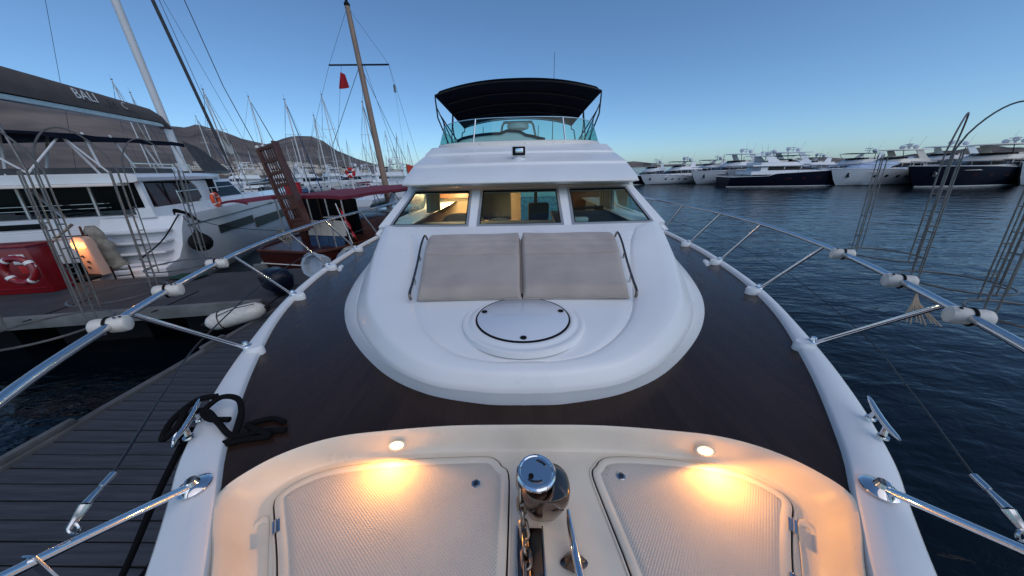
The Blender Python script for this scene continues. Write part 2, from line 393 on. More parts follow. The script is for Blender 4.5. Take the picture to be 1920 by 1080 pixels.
# deck
def ywell(x):
    a=abs(x)
    return interp([(0,1.013),(.35,1.007),(.69,.972),(.84,.945),(.96,.900),(1.05,.842),(1.11,.780),(1.158,.715)],a)
b=B(); rows=[]; nu=48
yk=[.715,.76,.82,.9,1.0,1.12,1.3,1.5,1.75,2,2.3,2.7,3.1,3.6,4.2,5,6,8,10,13]
for y in yk:
    xi=interp(GIy,y)+.004; dec=max(0,1-(y-.715)/.7); row=[]
    for i in range(nu+1):
        u=-1+2*i/nu; xw=1.158*u
        row.append((u*xi, y+(ywell(xw)-.715)*dec, DK))
    rows.append(row)
b.grid(rows); deck=b.build('deck','deck',Y0,world=True)
b=B(); b.tube([(1.156*(-1+2*i/60), ywell(1.156*(-1+2*i/60))+.004, DK+.002) for i in range(61)],.005,6)
b.build('deck_seam','black',deck,smooth=True,world=True)
# coaming of the anchor locker
base=[(0,1.013),(.35,1.007),(.69,.972),(.84,.945),(.96,.900),(1.05,.842),(1.11,.780),(1.150,.700),(1.150,.66)]
outl=[(0,1.008),(.35,1.002),(.69,.967),(.84,.940),(.955,.896),(1.045,.838),(1.105,.775),(1.14,.715),(1.13,.665),(1.055,.58),(.95,.475),(.66,.13),(.42,-.16),(.16,-.40),(0,-.45)]
flo=[(0,.960),(.35,.955),(.62,.935),(.78,.915),(.89,.885),(.97,.845),(1.02,.795),(1.038,.745),(1.02,.685),(.955,.60),(.865,.50),(.58,.16),(.36,-.10),(.12,-.30),(0,-.34)]
def sm(t,n=5): return [(p.x,p.y) for p in crs([(a,c,0) for a,c in t],n)]
O_=sm(outl); F_=sm(flo)
rows=[]
for k,z in ((0,1.899),(.04,1.915),(.14,1.925),(.26,1.917),(.38,1.895),(.62,1.850),(.84,1.822),(1.0,1.812),(1.1,1.810)):
    L=[(a[0]*(1-k)+c[0]*k, a[1]*(1-k)+c[1]*k, z) for a,c in zip(O_,F_)]
    rows.append(L+[(-p[0],p[1],p[2]) for p in L[-2:0:-1]])
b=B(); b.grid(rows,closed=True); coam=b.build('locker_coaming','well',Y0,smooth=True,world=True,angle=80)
# well floor
b=B(); L=[(x,y,1.8105) for x,y in [(a*1.01,c*1.0+.003) for a,c in F_]]
ring=L+[(-p[0],p[1],p[2]) for p in L[-2:0:-1]]
nn=len(L); 
for i in range(nn-1):
    p,q=L[i],L[i+1]
    b.add([p,q,(-q[0],q[1],q[2]),(-p[0],p[1],p[2])],[(0,1,2,3)])
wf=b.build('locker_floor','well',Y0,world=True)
# locker hatch lids
def lid(sgn):
    if sgn<0: pts=[(-.105,.880),(-.075,.845),(-.070,.70),(-.072,.40),(-.074,.10),(-.11,.06),(-.30,.05),(-.48,.08),(-.62,.25),(-.80,.505),(-.93,.66),(-.985,.728),(-.985,.765),(-.955,.805),(-.86,.860),(-.70,.892),(-.50,.912),(-.30,.922),(-.17,.924),(-.125,.905)]
    else: pts=[(.300,.882),(.275,.845),(.290,.72),(.318,.524),(.325,.36),(.33,.15),(.36,.08),(.46,.07),(.52,.12),(.66,.30),(.815,.52),(.93,.66),(.985,.722),(.988,.765),(.955,.808),(.87,.862),(.74,.897),(.60,.915),(.45,.925),(.36,.922),(.32,.905)]
    C=crs([(x,y,0) for x,y in pts],4,closed=True); cx=sum(p.x for p in C)/len(C); cy=sum(p.y for p in C)/len(C)
    def inset(d):
        out=[]; n=len(C)
        for i in range(n):
            t=(C[(i+1)%n]-C[i-1]).normalized(); nr=Vector((t.y,-t.x,0))
            if nr.dot(Vector((cx,cy,0))-C[i])<0: nr=-nr
            out.append(C[i]+nr*d)
        return out
    lp=B(); rg=[[(p.x,p.y,z) for p in inset(d)] for d,z in ((-.012,1.8115),(-.009,1.816),(-.004,1.816),(-.003,1.812))]
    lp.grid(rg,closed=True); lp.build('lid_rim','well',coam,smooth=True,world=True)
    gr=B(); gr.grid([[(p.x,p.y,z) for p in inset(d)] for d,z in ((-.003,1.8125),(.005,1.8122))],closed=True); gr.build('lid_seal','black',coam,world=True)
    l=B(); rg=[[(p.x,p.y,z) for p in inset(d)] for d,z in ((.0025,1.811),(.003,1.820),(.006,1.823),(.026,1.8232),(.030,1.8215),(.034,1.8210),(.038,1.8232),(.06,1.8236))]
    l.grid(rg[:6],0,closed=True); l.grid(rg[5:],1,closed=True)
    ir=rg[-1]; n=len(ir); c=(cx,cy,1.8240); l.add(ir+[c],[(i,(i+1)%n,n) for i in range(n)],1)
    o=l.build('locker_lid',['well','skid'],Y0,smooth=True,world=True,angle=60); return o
lidL=lid(-1); lidR=lid(1)
for L_,(x,y) in ((lidL,(-.205,.80)),(lidR,(.388,.832))):
    b=B(); b.lathe([(0,0),(.017,0),(.018,.003),(.0145,.004),(.0135,.0015),(0,.0015)],(x,y,1.8235),24); b.build('lid_latch','steel',L_,smooth=True,world=True)
    b=B(); b.lathe([(0,0),(.010,0),(.010,.0015),(0,.002)],(x,y,1.8255),18); b.build('latch_button','dsteel',L_,smooth=True,world=True)
for L_,pts in ((lidL,[(-.905,.640),(-.72,.395)]),(lidR,[(.925,.655),(.800,.500)])):
    for x,y in pts:
        b=B(); R=Matrix.Rotation(radians(52 if x>0 else -52),3,'Z')
        b.box((x,y,1.826),(.050,.022,.006),M_=R); b.tube([Vector((x,y,1.829))+R@Vector((-.026,0,0)),Vector((x,y,1.829))+R@Vector((.026,0,0))],.005,8)
        b.build('lid_hinge','steel',L_,smooth=True,world=True,bevel=0)
# recessed side panels
for sgn in (1,-1):
    b=B(); pts=crs([(sgn*x,y,0) for x,y in ((.985,.685),(.955,.665),(.86,.54),(.74,.39),(.70,.30),(.74,.30),(.80,.37),(.90,.50),(.99,.62),(1.005,.67))],4,closed=True)
    cx=sum(p.x for p in pts)/len(pts); cy=sum(p.y for p in pts)/len(pts)
    b.grid([[(p.x,p.y,1.8115) for p in pts],[(p.x*.97+cx*.03,p.y*.97+cy*.03,1.816) for p in pts],[(p.x*.90+cx*.10,p.y*.90+cy*.10,1.816) for p in pts],[(p.x*.86+cx*.14,p.y*.86+cy*.14,1.812) for p in pts]],closed=True)
    b.build('locker_side_panel','well',coam,smooth=True,world=True)
# courtesy lamps in the aft wall of the locker
for x,y in ((-.575,.958),(.765,.932)):
    t=-.10 if x<0 else .16; dirv=Vector((sin(-.13 if x<0 else .2)*0,0,0))
    nrm=Vector((x*.16,-.62,.55)).normalized(); X=Vector((1,(.10 if x<0 else -.16),0)).normalized(); Z=nrm; Yv=Z.cross(X).normalized()
    R=Matrix((X,Yv,Z)).transposed(); c=Vector((x,y-.018,1.868))
    b=B(); b.lathe([(0,-.004),(.040,-.004),(.040,.003),(.034,.005),(.033,.003),(0,.003)],(0,0,0),28); b.v=[R@Vector((v.x,v.y*.55,v.z))+c for v in b.v]
    lm=b.build('courtesy_lamp','well',Y0,smooth=True,world=True)
    b=B(); b.lathe([(0,.002),(.031,.002),(.027,.0045),(0,.005)],(0,0,0),28); b.v=[R@Vector((v.x,v.y*.52,v.z))+c for v in b.v]
    b.build('lamp_lens','lamp',lm,smooth=True,world=True)
    ll=light('courtesy_lamp_light', c+Z*.06+Vector((0,-.02,0)), 3.7, (1,.42,.075), .012, Y0)
    ll.data.type='SPOT'; sd=bpy.data.lights[ll.data.name]; sd.spot_size=radians(178); sd.spot_blend=.25
    ll.rotation_euler=Vector((x*.1,-.8,-.42)).to_track_quat('-Z','Y').to_euler()
# trunk cabin ------------------------------------------------------
def par(tab,n=10):
    full=crs(tab,n); out=[]
    for i in range(len(tab)-1):
        hi=tab[min(i+2,len(tab)-1)][1]; seg=max(.01,tab[i+1][1]-tab[i][1]); nxt=hi-tab[i+1][1]
        for k in range(n):
            lin=Vector(tab[i]).lerp(Vector(tab[i+1]),k/n)
            out.append(lin if (nxt>2.2*seg or tab[i+1][1]>4.9) and tab[i][1]>2.3 else full[i*n+k])
    out.append(Vector(tab[-1])); return out
yend=9
C0=[(0,1.145,1.899),(.22,1.156,1.899),(.55,1.24,1.899),(.88,1.445,1.899),(1.28,1.86,1.899),(1.58,2.34,1.899),(1.79,2.90,1.899),(1.94,3.5,1.899),(2.05,4.3,1.899),(2.12,5.3,1.899),(2.15,9,1.899)]
C1=[(0,1.128,1.99),(.215,1.140,1.99),(.53,1.215,1.99),(.84,1.425,1.995),(1.19,1.84,2.005),(1.42,2.33,2.02),(1.59,2.84,2.05),(1.71,3.4,2.09),(1.81,4.2,2.12),(1.88,5.2,2.15),(1.90,9,2.16)]
C2=[(0,1.162,2.075),(.21,1.175,2.075),(.50,1.25,2.08),(.77,1.45,2.10),(1.06,1.82,2.14),(1.25,2.26,2.20),(1.40,2.72,2.29),(1.47,3.05,2.392),(1.53,3.3,2.448),(1.56,4.6,2.42),(1.62,9,2.44)]
C3=[(0,1.235,2.095),(.17,1.245,2.095),(.37,1.315,2.10),(.56,1.49,2.12),(.70,1.72,2.135),(.80,2.0,2.16),(.92,2.42,2.24),(1.05,2.80,2.335),(1.17,3.06,2.395),(1.25,3.3,2.436),(1.3,9,2.42)]
P0,P1,P2,P3=[par(c) for c in (C0,C1,C2,C3)]
def mixr(A,Bc,t,dz=0): return [a*(1-t)+c*t+Vector((0,0,dz)) for a,c in zip(A,Bc)]
rings=[P0,mixr(P0,P1,.45,.012),mixr(P0,P1,.88,.006),mixr(P0,P1,.97,.004),mixr(P1,P2,.03,-.008),mixr(P1,P2,.07,.006),mixr(P1,P2,.12,.012),mixr(P1,P2,.22,.014),mixr(P1,P2,.42,.014),mixr(P1,P2,.7,.013),mixr(P1,P2,.9,.009),mixr(P2,P3,.05,.006),mixr(P2,P3,.3,.010),mixr(P2,P3,.62,.010),mixr(P2,P3,.86,.008),mixr(P2,P3,.93,.003),mixr(P2,P3,.97,-.006),P3]
rows=[]
for r in rings:
    rows.append([Vector((-p.x,p.y,p.z)) for p in r[::-1]][:-1]+r)
b=B(); b.grid(rows)
# inner panel: bridge C3 left to right
def crown(p): 
    return p
rowsi=[]
for p in [q for q in P3[1:] if q.y<3.21]:
    row=[]
    for k in range(-8,9):
        u=k/8; z=p.z-.012*0+ (.010*(1-u*u))
        row.append((p.x*u, p.y - (.02*(1-u*u) if p.y<2 else 0)*0, z if abs(u)<1 else p.z))
    rowsi.append(row)
b.grid(rowsi); b.add([P3[0]]+[Vector(q) for q in rowsi[0]],[(0,i,i+1) for i in range(1,17)])
trunk=b.build('trunk_cabin','gel',Y0,smooth=True,world=True,angle=60)
# raised eyebrow moulding on both shoulders
for sgn in ():
    b=B(); pts=crs([(sgn*1.03,1.83,2.165),(sgn*.93,1.66,2.145),(sgn*.80,1.53,2.132),(sgn*.78,1.62,2.145),(sgn*.88,1.95,2.175),(sgn*.97,2.25,2.225),(sgn*1.07,2.6,2.30)],8)
    b.tube([p-Vector((0,0,.0045)) for p in pts],.006,8); b.build('moulding','gel',trunk,smooth=True,world=True)
for sgn in (1,-1):
    b=B(); b.tube([(sgn*1.93,2.93,2.05),(sgn*1.95,2.99,2.06),(sgn*1.99,3.08,2.04)],.02,8); b.build('vent_cover','gel',trunk,smooth=True,world=True)
# ring moulding and round deck hatch
hc=Vector((.0,1.615,2.140)); 
b=B(); b.lathe([(.375,-.03),(.37,.0),(.355,.006),(.345,.002),(.335,.002),(.325,.006),(.312,.012),(.298,.014),(.290,.009),(.288,-.01)],hc,64); b.f=[f for f in b.f if len(f)==4]; b.m=b.m[:len(b.f)]
ho=b.build('hatch_surround','gel',Y0,smooth=True,world=True,angle=50)
b=B(); b.lathe([(0,.0),(.284,.0),(.284,.013),(.278,.017),(0,.020)],hc,64); hl=b.build('deck_hatch','lid',Y0,smooth=True,world=True,angle=50)
b=B(); b.lathe([(.2785,.009),(.289,.009),(.289,.0155),(.2785,.0162)],hc,64); b.f=[f for f in b.f if len(f)==4]; b.m=b.m[:len(b.f)]
b.build('hatch_seal','black',hl,smooth=True,world=True)
for a in (165,15,270):
    b=B(); p=hc+Vector((.252*cos(radians(a)),.252*sin(radians(a)),.0185)); b.lathe([(0,0),(.018,0),(.018,.004),(.014,.006),(0,.006)],p,20); b.build('hatch_latch','black',hl,smooth=True,world=True)
b=B(); b.box(hc+Vector((0,.298,.022)),(.19,.045,.03)); b.build('hatch_hinge','black',hl,world=True,bevel=.006)
for sx in (-1,1):
    b=B(); b.box((sx*.30,1.885,2.178),(.33,.012,.035)); b.build('sunpad_stop','gel2',Y0,world=True,bevel=.003)
# grab rails beside the sunpad
for sgn in (1,-1):
    b=B(); pts=crs([(sgn*.775,1.845,2.17),(sgn*.785,1.87,2.215),(sgn*.82,2.05,2.235),(sgn*.875,2.35,2.285),(sgn*.925,2.65,2.365),(sgn*.935,2.83,2.42),(sgn*.93,2.88,2.37)],8)
    b.tube(pts,.010,10); gr=b.build('grab_rail','dsteel',Y0,smooth=True,world=True)
    for q in (2.12,2.5):
        x=.82+(q-2.05)*.18; b=B(); b.tube([(sgn*x,q,2.12+(q-1.9)*.22),(sgn*x,q,2.24+(q-2.05)*.2)],.008,8); b.build('rail_foot','steel',gr,smooth=True,world=True)
# windscreen --------------------------------------------------------
WB=Vector((0,3.22,2.415)); WT=Vector((0,4.02,2.80)); nW=(WT-WB).cross(Vector((1,0,0))).normalized()
if nW.z<0: nW=-nW
def wp(x,t,o=0):
    bow=-.07*(1-(x/1.4)**2)      # slight plan curve, centre further forward
    return WB.lerp(WT,t)+Vector((x,bow,0))+nW*o
def wquad(bx0,bx1,tx0,tx1,t0,t1,th,mi,b,o=0,n=6):
    rows=[]
    for i in range(n+1):
        t=t0+(t1-t0)*i/n; xa=bx0+(tx0-bx0)*t; xb=bx1+(tx1-bx1)*t
        rows.append([wp(xa+(xb-xa)*k/6,t,o) for k in range(7)])
    rows2=[[p-nW*th for p in r] for r in rows]
    b.grid(rows,mi); b.grid(rows2,mi)
    e=lambda A,C: b.grid([A,C],mi)
    e(rows[0],rows2[0]); e(rows[-1],rows2[-1]); e([r[0] for r in rows],[r[0] for r in rows2]); e([r[-1] for r in rows],[r[-1] for r in rows2])
b=B()
_p3y=[(p.y,p.z) for p in P3]
_rows=[]
for _t in (0,.25,.5,.75,1):
    _r=[]
    for k in range(-24,25):
        x=(1.27+.22*_t)*k/24; e=wp(x,.05,0); y0=2.93-.02*(1-(x/1.5)**2); f=Vector((x,y0,interp(_p3y,y0)+.010*(1-min(1,abs(x)/1.1)**2)-.004))
        m=Vector((x,3.13-.06*(1-(x/1.5)**2),interp(_p3y,3.12)+.006)); _r.append(f*(1-_t)**2+m*2*_t*(1-_t)+e*_t**2)
    _rows.append(_r)
b.grid(_rows)
wquad(-1.60,-1.475,-1.44,-1.345,.05,.93,.05,0,b,.0)
wquad(1.475,1.60,1.345,1.44,.05,.93,.05,0,b,.0)
wquad(-.56,-.475,-.60,-.49,.05,.93,.05,0,b,.0)
wquad(.475,.56,.49,.60,.05,.93,.05,0,b,.0)
wquad(-1.6,1.6,-1.44,1.44,.93,1.10,.05,0,b,.0)
wf_=b.build('windscreen_frame','gel',Y0,smooth=True,world=True,angle=40)
for bx0,bx1,tx0,tx1 in ((-1.475,-.56,-1.345,-.60),(-.475,.475,-.49,.49),(.56,1.475,.60,1.345)):
    b=B(); wquad(bx0+.03,bx1-.03,tx0+.03,tx1-.03,.085,.90,.006,0,b,-.012); wn=b.build('windscreen_pane','wglass',Y0,world=True)
    b=B()
    wquad(bx0,bx1,tx0,tx1,.05,.085,.012,0,b,.007); wquad(bx0,bx1,tx0,tx1,.90,.93,.012,0,b,.007)
    d=.030; wquad(bx0,bx0+d,tx0,tx0+d,.085,.90,.012,0,b,.007,2); wquad(bx1-d,bx1,tx1-d,tx1,.085,.90,.012,0,b,.007,2)
    b.build('window_frame','alu',wn,world=True)
    b=B(); e=.030; f=.012
    wquad(bx0+e,bx1-e,tx0+e,tx1-e,.085,.10,.010,0,b,.004); wquad(bx0+e,bx1-e,tx0+e,tx1-e,.865,.90,.010,0,b,.004)
    wquad(bx0+e,bx0+e+f,tx0+e,tx0+e+f,.10,.865,.010,0,b,.004,2); wquad(bx1-e-f,bx1-e,tx1-e-f,tx1-e,.10,.865,.010,0,b,.004,2)
    b.build('window_gasket','black',wn,world=True)
# cabin sides
for sgn in (1,-1):
    b=B()
    def side(y0,y1,z0,z1,xa,xb,th=.05):
        x=lambda y,z: sgn*(1.60+(y-3.3)*.02-(z-2.4)*.40)
        p=[(x(y0,z0),y0,z0),(x(y1,z0),y1,z0),(x(y1,z0)-sgn*th,y1,z0),(x(y0,z0)-sgn*th,y0,z0),(x(y0+ (z1-z0)*(2.05 if y0<3.4 else 0),z1),y0+(z1-z0)*(2.05 if y0<3.4 else 0),z1),(x(y1,z1),y1,z1),(x(y1,z1)-sgn*th,y1,z1),(x(y0,z1)-sgn*th,y0+(z1-z0)*(2.05 if y0<3.4 else 0),z1)]
        b.hexa(p)
    side(3.22,8.6,2.36,2.44,0,0); side(4.0,8.6,2.74,2.86,0,0)
    for y in (4.95,6.6,8.4): side(y,y+.14,2.44,2.74,0,0)
    cs=b.build('cabin_side','gel',Y0,world=True)
    for y0,y1 in ((4.2,4.95),(5.09,6.6),(6.74,8.4)):
        b=B(); side(y0,y1,2.44,2.74,0,0,.008); b.v=[v+Vector((-sgn*.02,0,0)) for v in b.v]; b.build('side_window','wglass',cs,world=True)
# interior -----------------------------------------------------------
IY=6.3
def ip(px,py,Y): return at(px,py,Y)
b=B(); b.box((0,6,1.55),(3.1,6.2,.06)); b.build('saloon_floor','wood',Y0,world=True)
b=B(); b.box((0,6.2,2.88),(2.8,4.6,.03)); b.build('saloon_ceiling','gel2',Y0,world=True)
def wall(px0,px1,py0,py1,Y,m,nm,th=.05,bev=0):
    a=at(px0,py1,Y); c=at(px1,py0,Y); z1=min(c.z,2.86)
    b=B(); b.box(((a.x+c.x)/2,Y+th/2,(a.z+z1)/2),(abs(c.x-a.x),th,max(.02,z1-a.z))); return b.build(nm,m,Y0,world=True,bevel=bev)
wall(805,885,345,470,6.3,'warmw','saloon_bulkhead')
wall(885,968,412,470,6.3,'warmw','saloon_bulkhead')
wall(960,976,340,470,6.25,'warmw','door_post',.10)
wall(968,1062,420,470,6.3,'warmw','saloon_bulkhead')
wall(1062,1180,345,470,6.3,'wood','saloon_bulkhead')
wall(872,964,342,412,7.6,'cur','saloon_curtain',.03)
wall(1001,1008,345,425,6.28,'darkin','door_frame',.05); wall(976,1001,345,425,6.35,'teal','glass_door',.01); wall(1008,1050,345,425,6.35,'teal','glass_door',.01)
wall(800,826,340,470,8.2,'cur','saloon_curtain',.03)
wall(1098,1116,370,395,6.22,'lid','framed_picture',.03)
wall(820,880,352,372,6.0,'wood','overhead_locker',.3)
# lamp
p=at(849,366,5.7); b=B(); b.lathe([(.0,0),(.10,0),(.075,.11),(.02,.12),(0,.12)],(p.x,p.y,2.70),20); b.build('lamp_shade','redlamp',Y0,smooth=True,world=True)
light('saloon_lamp_light',(p.x+.05,p.y-.15,2.60),60,(1,.62,.32),.10,Y0)
# wall oval mirror
p=at(826,395,6.24); b=B(); b.sphere((p.x,6.26,2.42),.10,12,sc=(1,.15,2.2)); b.build('oval_mirror','cur',Y0,smooth=True,world=True)
# curved sofa backs
for (x0,x1,y,z,h) in ((-1.25,-.52,4.75,2.2,.30),(-.55,-.05,4.55,2.15,.30)):
    b=B(); rows=[]
    for i in range(13):
        a=pi*i/12; rows.append([((x0+x1)/2-cos(a)*(x1-x0)/2*k, y-sin(a)*.25*k, zz) for k,zz in ((1.0,1.7),(1.0,z+.16*sin(a)),(.93,z+.04+.17*sin(a)),(.8,z+.03+.16*sin(a)),(.75,1.7))])
    b.grid(rows); b.build('saloon_seat','leather',Y0,smooth=True,world=True)
b=B(); b.box((.33,5.2,2.22),(.36,.12,.5)); b.build('helm_seat','darkin',Y0,world=True,bevel=.05)
b=B(); b.box((.95,4.05,2.36),(1.0,.75,.06),M_=Matrix.Rotation(radians(6),3,'X')); b.build('dashboard','darkin',Y0,world=True,bevel=.02)
b=B(); b.box((-.3,3.85,2.33),(2.2,.5,.04)); b.build('dashboard','cur',Y0,world=True,bevel=.01)
b=B(); b.tube([(.62,4.3,2.46),(1.2,4.35,2.48)],.02,8); b.build('helm_hood','darkin',Y0,smooth=True,world=True)
b=B(); b.box((.75,3.72,2.41),(.18,.14,.05)); b.build('chart_book','lid',Y0,world=True,bevel=.008)
for sx in (-1,1):
    for k in range(5):
        b=B(); b.tube([(sx*(1.27-k*.015),4.3+k*.07,2.84),(sx*(1.30-k*.015),4.28+k*.07,2.45)],.035,8); b.build('curtain_fold','cur',Y0,smooth=True,world=True)
# wheelhouse brow ----------------------------------------------------
def brow_pt(u,s):  # u -1..1 across, s profile idx
    return None
profile=[(3.86,2.815,1.30),(3.79,2.822,1.36),(3.73,2.842,1.405),(3.735,2.868,1.425),(3.80,2.905,1.43),(3.98,2.975,1.43),(4.16,3.04,1.43),(4.20,3.048,1.43),(4.215,3.078,1.425),(4.30,3.10,1.42),(4.72,3.205,1.405),(4.75,3.207,1.403),(4.762,3.235,1.40),(5.00,3.31,1.385),(5.06,3.335,1.38),(5.10,3.345,1.375)]
b=B(); rows=[]
for y,z,hw in profile:
    row=[]
    for k in range(-20,21):
        u=k/20; yy=y-.10*(1-u*u)+.35*max(0,abs(u)-.9)**2*10; zz=z+.012*(1-u*u)
        row.append((hw*sin(u*pi/2) if False else hw*u,yy,zz))
    rows.append(row)
b.grid(rows)
# sides running aft
for sgn in (1,-1):
    k=40 if sgn>0 else 0; edge=[r[k] for r in rows]
    b.grid([[Vector(p) for p in edge],[Vector((sgn*(abs(p[0])+.10),9.0,p[1]*0+2.8+(p[2]-2.8)*1.05)) for p in edge]])
brow=b.build('wheelhouse_roof','gel',Y0,smooth=True,world=True,angle=35)
b=B(); rows=[]
for y,z in ((3.95,2.80),(3.90,2.812),(3.86,2.812)):
    rows.append([(1.36*k/20,y-.10*(1-(k/20)**2)-.02,z) for k in range(-20,21)])
b.grid(rows); b.build('eave_soffit','gel2',brow,world=True)
b=B(); b.tube([(1.425*k/24,3.73-.10*(1-(k/24)**2)+.35*max(0,abs(k/24)-.9)**2*10,2.853+.012*(1-(k/24)**2)) for k in range(-24,25)],.010,8); b.build('rub_strip','gel2',brow,smooth=True,world=True)
# flybridge coaming
def fb(u,y0=5.02): # plan curve, u -1..1 -> x,y
    a=abs(u); x=1.36*min(1,a/.80)*(1 if u>0 else -1); 
    th=min(1,a/.86)*pi/2
    x=1.39*sin(th)**.80*(1 if u>0 else -1) if a>0 else 0
    y=y0-.08+.72*(1-cos(th)**.8) if a<.86 else y0-.08+.72+ (a-.86)*22
    return x,y
US=[k/40 for k in range(-40,41)]
b=B(); rows=[]
for o,z in ((.0,3.30),(.0,3.335),(.012,3.36),(.035,3.40),(.06,3.413),(.10,3.415),(.11,3.30)):
    rows.append([ (fb(u)[0]*(1-o*.5), fb(u)[1]+o*(1 if abs(u)<.7 else .2), z-.02*max(0,fb(u)[1]-5.6)*0) for u in US])
b.grid(rows); fbc=b.build('flybridge_coaming','gel2',Y0,smooth=True,world=True,angle=50)
for u in (-.62,-.42,-.2,.02,.24,.5,.66):
    x,y=fb(u); b=B(); b.sphere((x*.99,y+.015,3.372),.008,8); b.build('screw','steel',fbc,smooth=True,world=True)
for sgn in (1,-1):
    b=B(); b.box((sgn*1.42,5.55,3.30),(.05,.10,.06)); b.build('navigation_light','black',fbc,world=True,bevel=.012)
# tinted windscreen panels of the flybridge
segs=[(-.99,-.60),(-.60,-.245),(-.245,.255),(.255,.60),(.60,.99)]
for a,c in segs:
    b=B(); R0=[];R1=[]
    for i in range(15):
        u=a+(c-a)*i/14; x,y=fb(u); h=.21+.125*(1-min(1,abs(u)/.9)**2.5)
        if abs(u)>.86: h*=max(.35,1-(abs(u)-.86)*4)
        R0.append(Vector((x*.985,y+.06,3.405))); R1.append(Vector((x*.93,y+.16,3.405+h)))
    th=[Vector((0,.006,0))]*15
    b.grid([R0,R1,[p+Vector((0,.008,0)) for p in R1],[p+Vector((0,.008,0)) for p in R0]],closed=False)
    pn=b.build('flybridge_windscreen','teal',Y0,smooth=True,world=True)
    b=B(); b.tube(R1,.006,6); b.build('screen_edge','steel',pn,smooth=True,world=True)
for u in (-.245,.255):
    x,y=fb(u); b=B(); b.tube([(x*.985,y+.058,3.40),(x*.93,y+.158,3.735)],.012,8); b.build('screen_post','steel',fbc,smooth=True,world=True)
# flybridge furniture seen through the screen
b=B(); rows=[]
for i in range(15):
    u=i/14; x=-1.05+u*1.5; h=.06+.13*sin(pi*min(1,u*1.05))**.6+ (.05 if .5<u<.75 else 0)
    rows.append([(x,5.55+dy,3.40+h*k) for dy,k in ((-.05,0),(0,.8),(.10,1),(.4,1.05),(.5,.0))])
b.grid(rows); b.build('console_cover','lid',Y0,smooth=True,world=True)
b=B(); b.tube([(p[1][0],p[1][1]-.01,p[1][2]+.02) for p in rows],.02,8); b.build('cover_piping','navy',Y0,smooth=True,world=True)
b=B(); b.box((0,7.4,3.27),(2.75,4.2,.06)); b.build('flybridge_floor','gel2',Y0,world=True)
# radar arch and dome
b=B()
for sx in (-1,1): b.tube([(sx*.50,7.6,3.3),(sx*.36,7.75,3.95),(sx*.32,7.8,4.02)],.025,8)
b.tube([(-.34,7.78,4.02),(.34,7.78,4.02)],.03,8)
ra=b.build('radar_arch','gel2',Y0,smooth=True,world=True)
b=B(); b.lathe([(0,-.03),(.14,-.03),(.225,.0),(.24,.05),(.22,.10),(.14,.135),(0,.145)],(0,7.3,3.83),28); rd=b.build('radar_dome','gel',Y0,smooth=True,world=True)
b=B(); b.tube([(0,7.35,3.3),(0,7.35,3.82)],.03,8); b.build('radar_pedestal','gel2',rd,smooth=True,world=True)
b=B(); p=at(1040,98,7.6); b.tube([(p.x,7.6,3.3),(p.x,7.6,p.z)],[.010,.004],6); b.build('antenna','black_t',Y0,smooth=True,world=True)
for px,zt in ((905,3.95),(1008,3.9)):
    p=at(px,250,8.6); b=B(); b.tube([(p.x,8.6,3.3),(p.x+.02,8.6,4.05)],[.02,.008],6); b.build('antenna','gel',Y0,smooth=True,world=True)
# spotlight
b=B(); b.lathe([(0,0),(.085,0),(.085,.02),(.06,.04),(.05,.05),(0,.05)],(0,4.30,3.115),20); sp=b.build('spotlight_base','gel',Y0,smooth=True,world=True)
b=B(); b.box((0,4.29,3.225),(.19,.11,.13)); s1=b.build('spotlight','gel',Y0,world=True,bevel=.012)
b=B(); b.box((0,4.232,3.225),(.165,.012,.105)); b.build('spotlight_face','black',s1,world=True,bevel=.004)
b=B(); b.box((0.005,4.223,3.228),(.10,.008,.055)); b.build('spotlight_lens','chrome',s1,world=True,bevel=.006)
# bimini -------------------------------------------------------------
b=B(); rows=[]; rows2=[]
for j in range(17):
    v=j/16; y=6.30+v*3.05; row=[]
    hw=1.53-.03*v
    cz=4.53-.19*v**1.2; sag=.020*abs(sin(v*pi*4))
    for i in range(-16,17):
        u=i/16; x=hw*u; z=cz-.19*abs(u)**2.3-sag*(1-abs(u)**2)
        row.append(Vector((x,y+.02*u*u,z-(.05 if abs(u)>.97 else 0))))
    rows.append(row)
rows2=[[p-Vector((0,0,.012)) for p in r] for r in rows]
b.grid(rows); b.grid(rows2); b.grid([rows[0],rows2[0]]); b.grid([rows[-1],rows2[-1]]); b.grid([[r[0] for r in rows],[r[0] for r in rows2]]); b.grid([[r[-1] for r in rows],[r[-1] for r in rows2]])
bim=b.build('bimini','navy',Y0,smooth=True,world=True,angle=50)
for v in (0,.25,.5,.75,1):
    y=6.30+v*3.05+(.03 if v==0 else -.03 if v==1 else 0); cz=4.53-.19*v**1.2-.035; hw=1.53-.03*v
    if v in (0,.5,1):
        foot=[(-1.38,6.6+.3*v,3.42)] if v==0 else [(-1.40,7.4+.6*(v-.5),3.35)]
        f0=foot[0]; L=[Vector(f0),Vector((-hw-.005,y+(f0[1]-y)*.25,3.95)),Vector((-hw,y,cz-.28))]
    else: L=[]
    arc=[Vector((hw*u,y,cz-.19*abs(u)**2.3)) for u in [k/12 for k in range(-12,13)]]
    pts=L+arc+[Vector((-p.x,p.y,p.z)) for p in L[::-1]]
    if not L: pts=arc
    b=B(); b.tube(pts,.014,8); b.build('bimini_hoop','black_t',bim,smooth=True,world=True)
for sgn in (1,-1):
    for (a,c) in (((sgn*1.53,6.35,4.12),(sgn*1.10,5.55,3.42)),((sgn*1.50,6.5,4.0),(sgn*1.05,5.9,3.42)),((sgn*1.52,7.8,4.2),(sgn*1.36,6.6,3.45)),((sgn*1.25,5.75,3.42),(sgn*1.47,6.55,3.9))):
        b=B(); b.tube([a,c],.011,8); b.build('bimini_brace','black_t',bim,smooth=True,world=True)
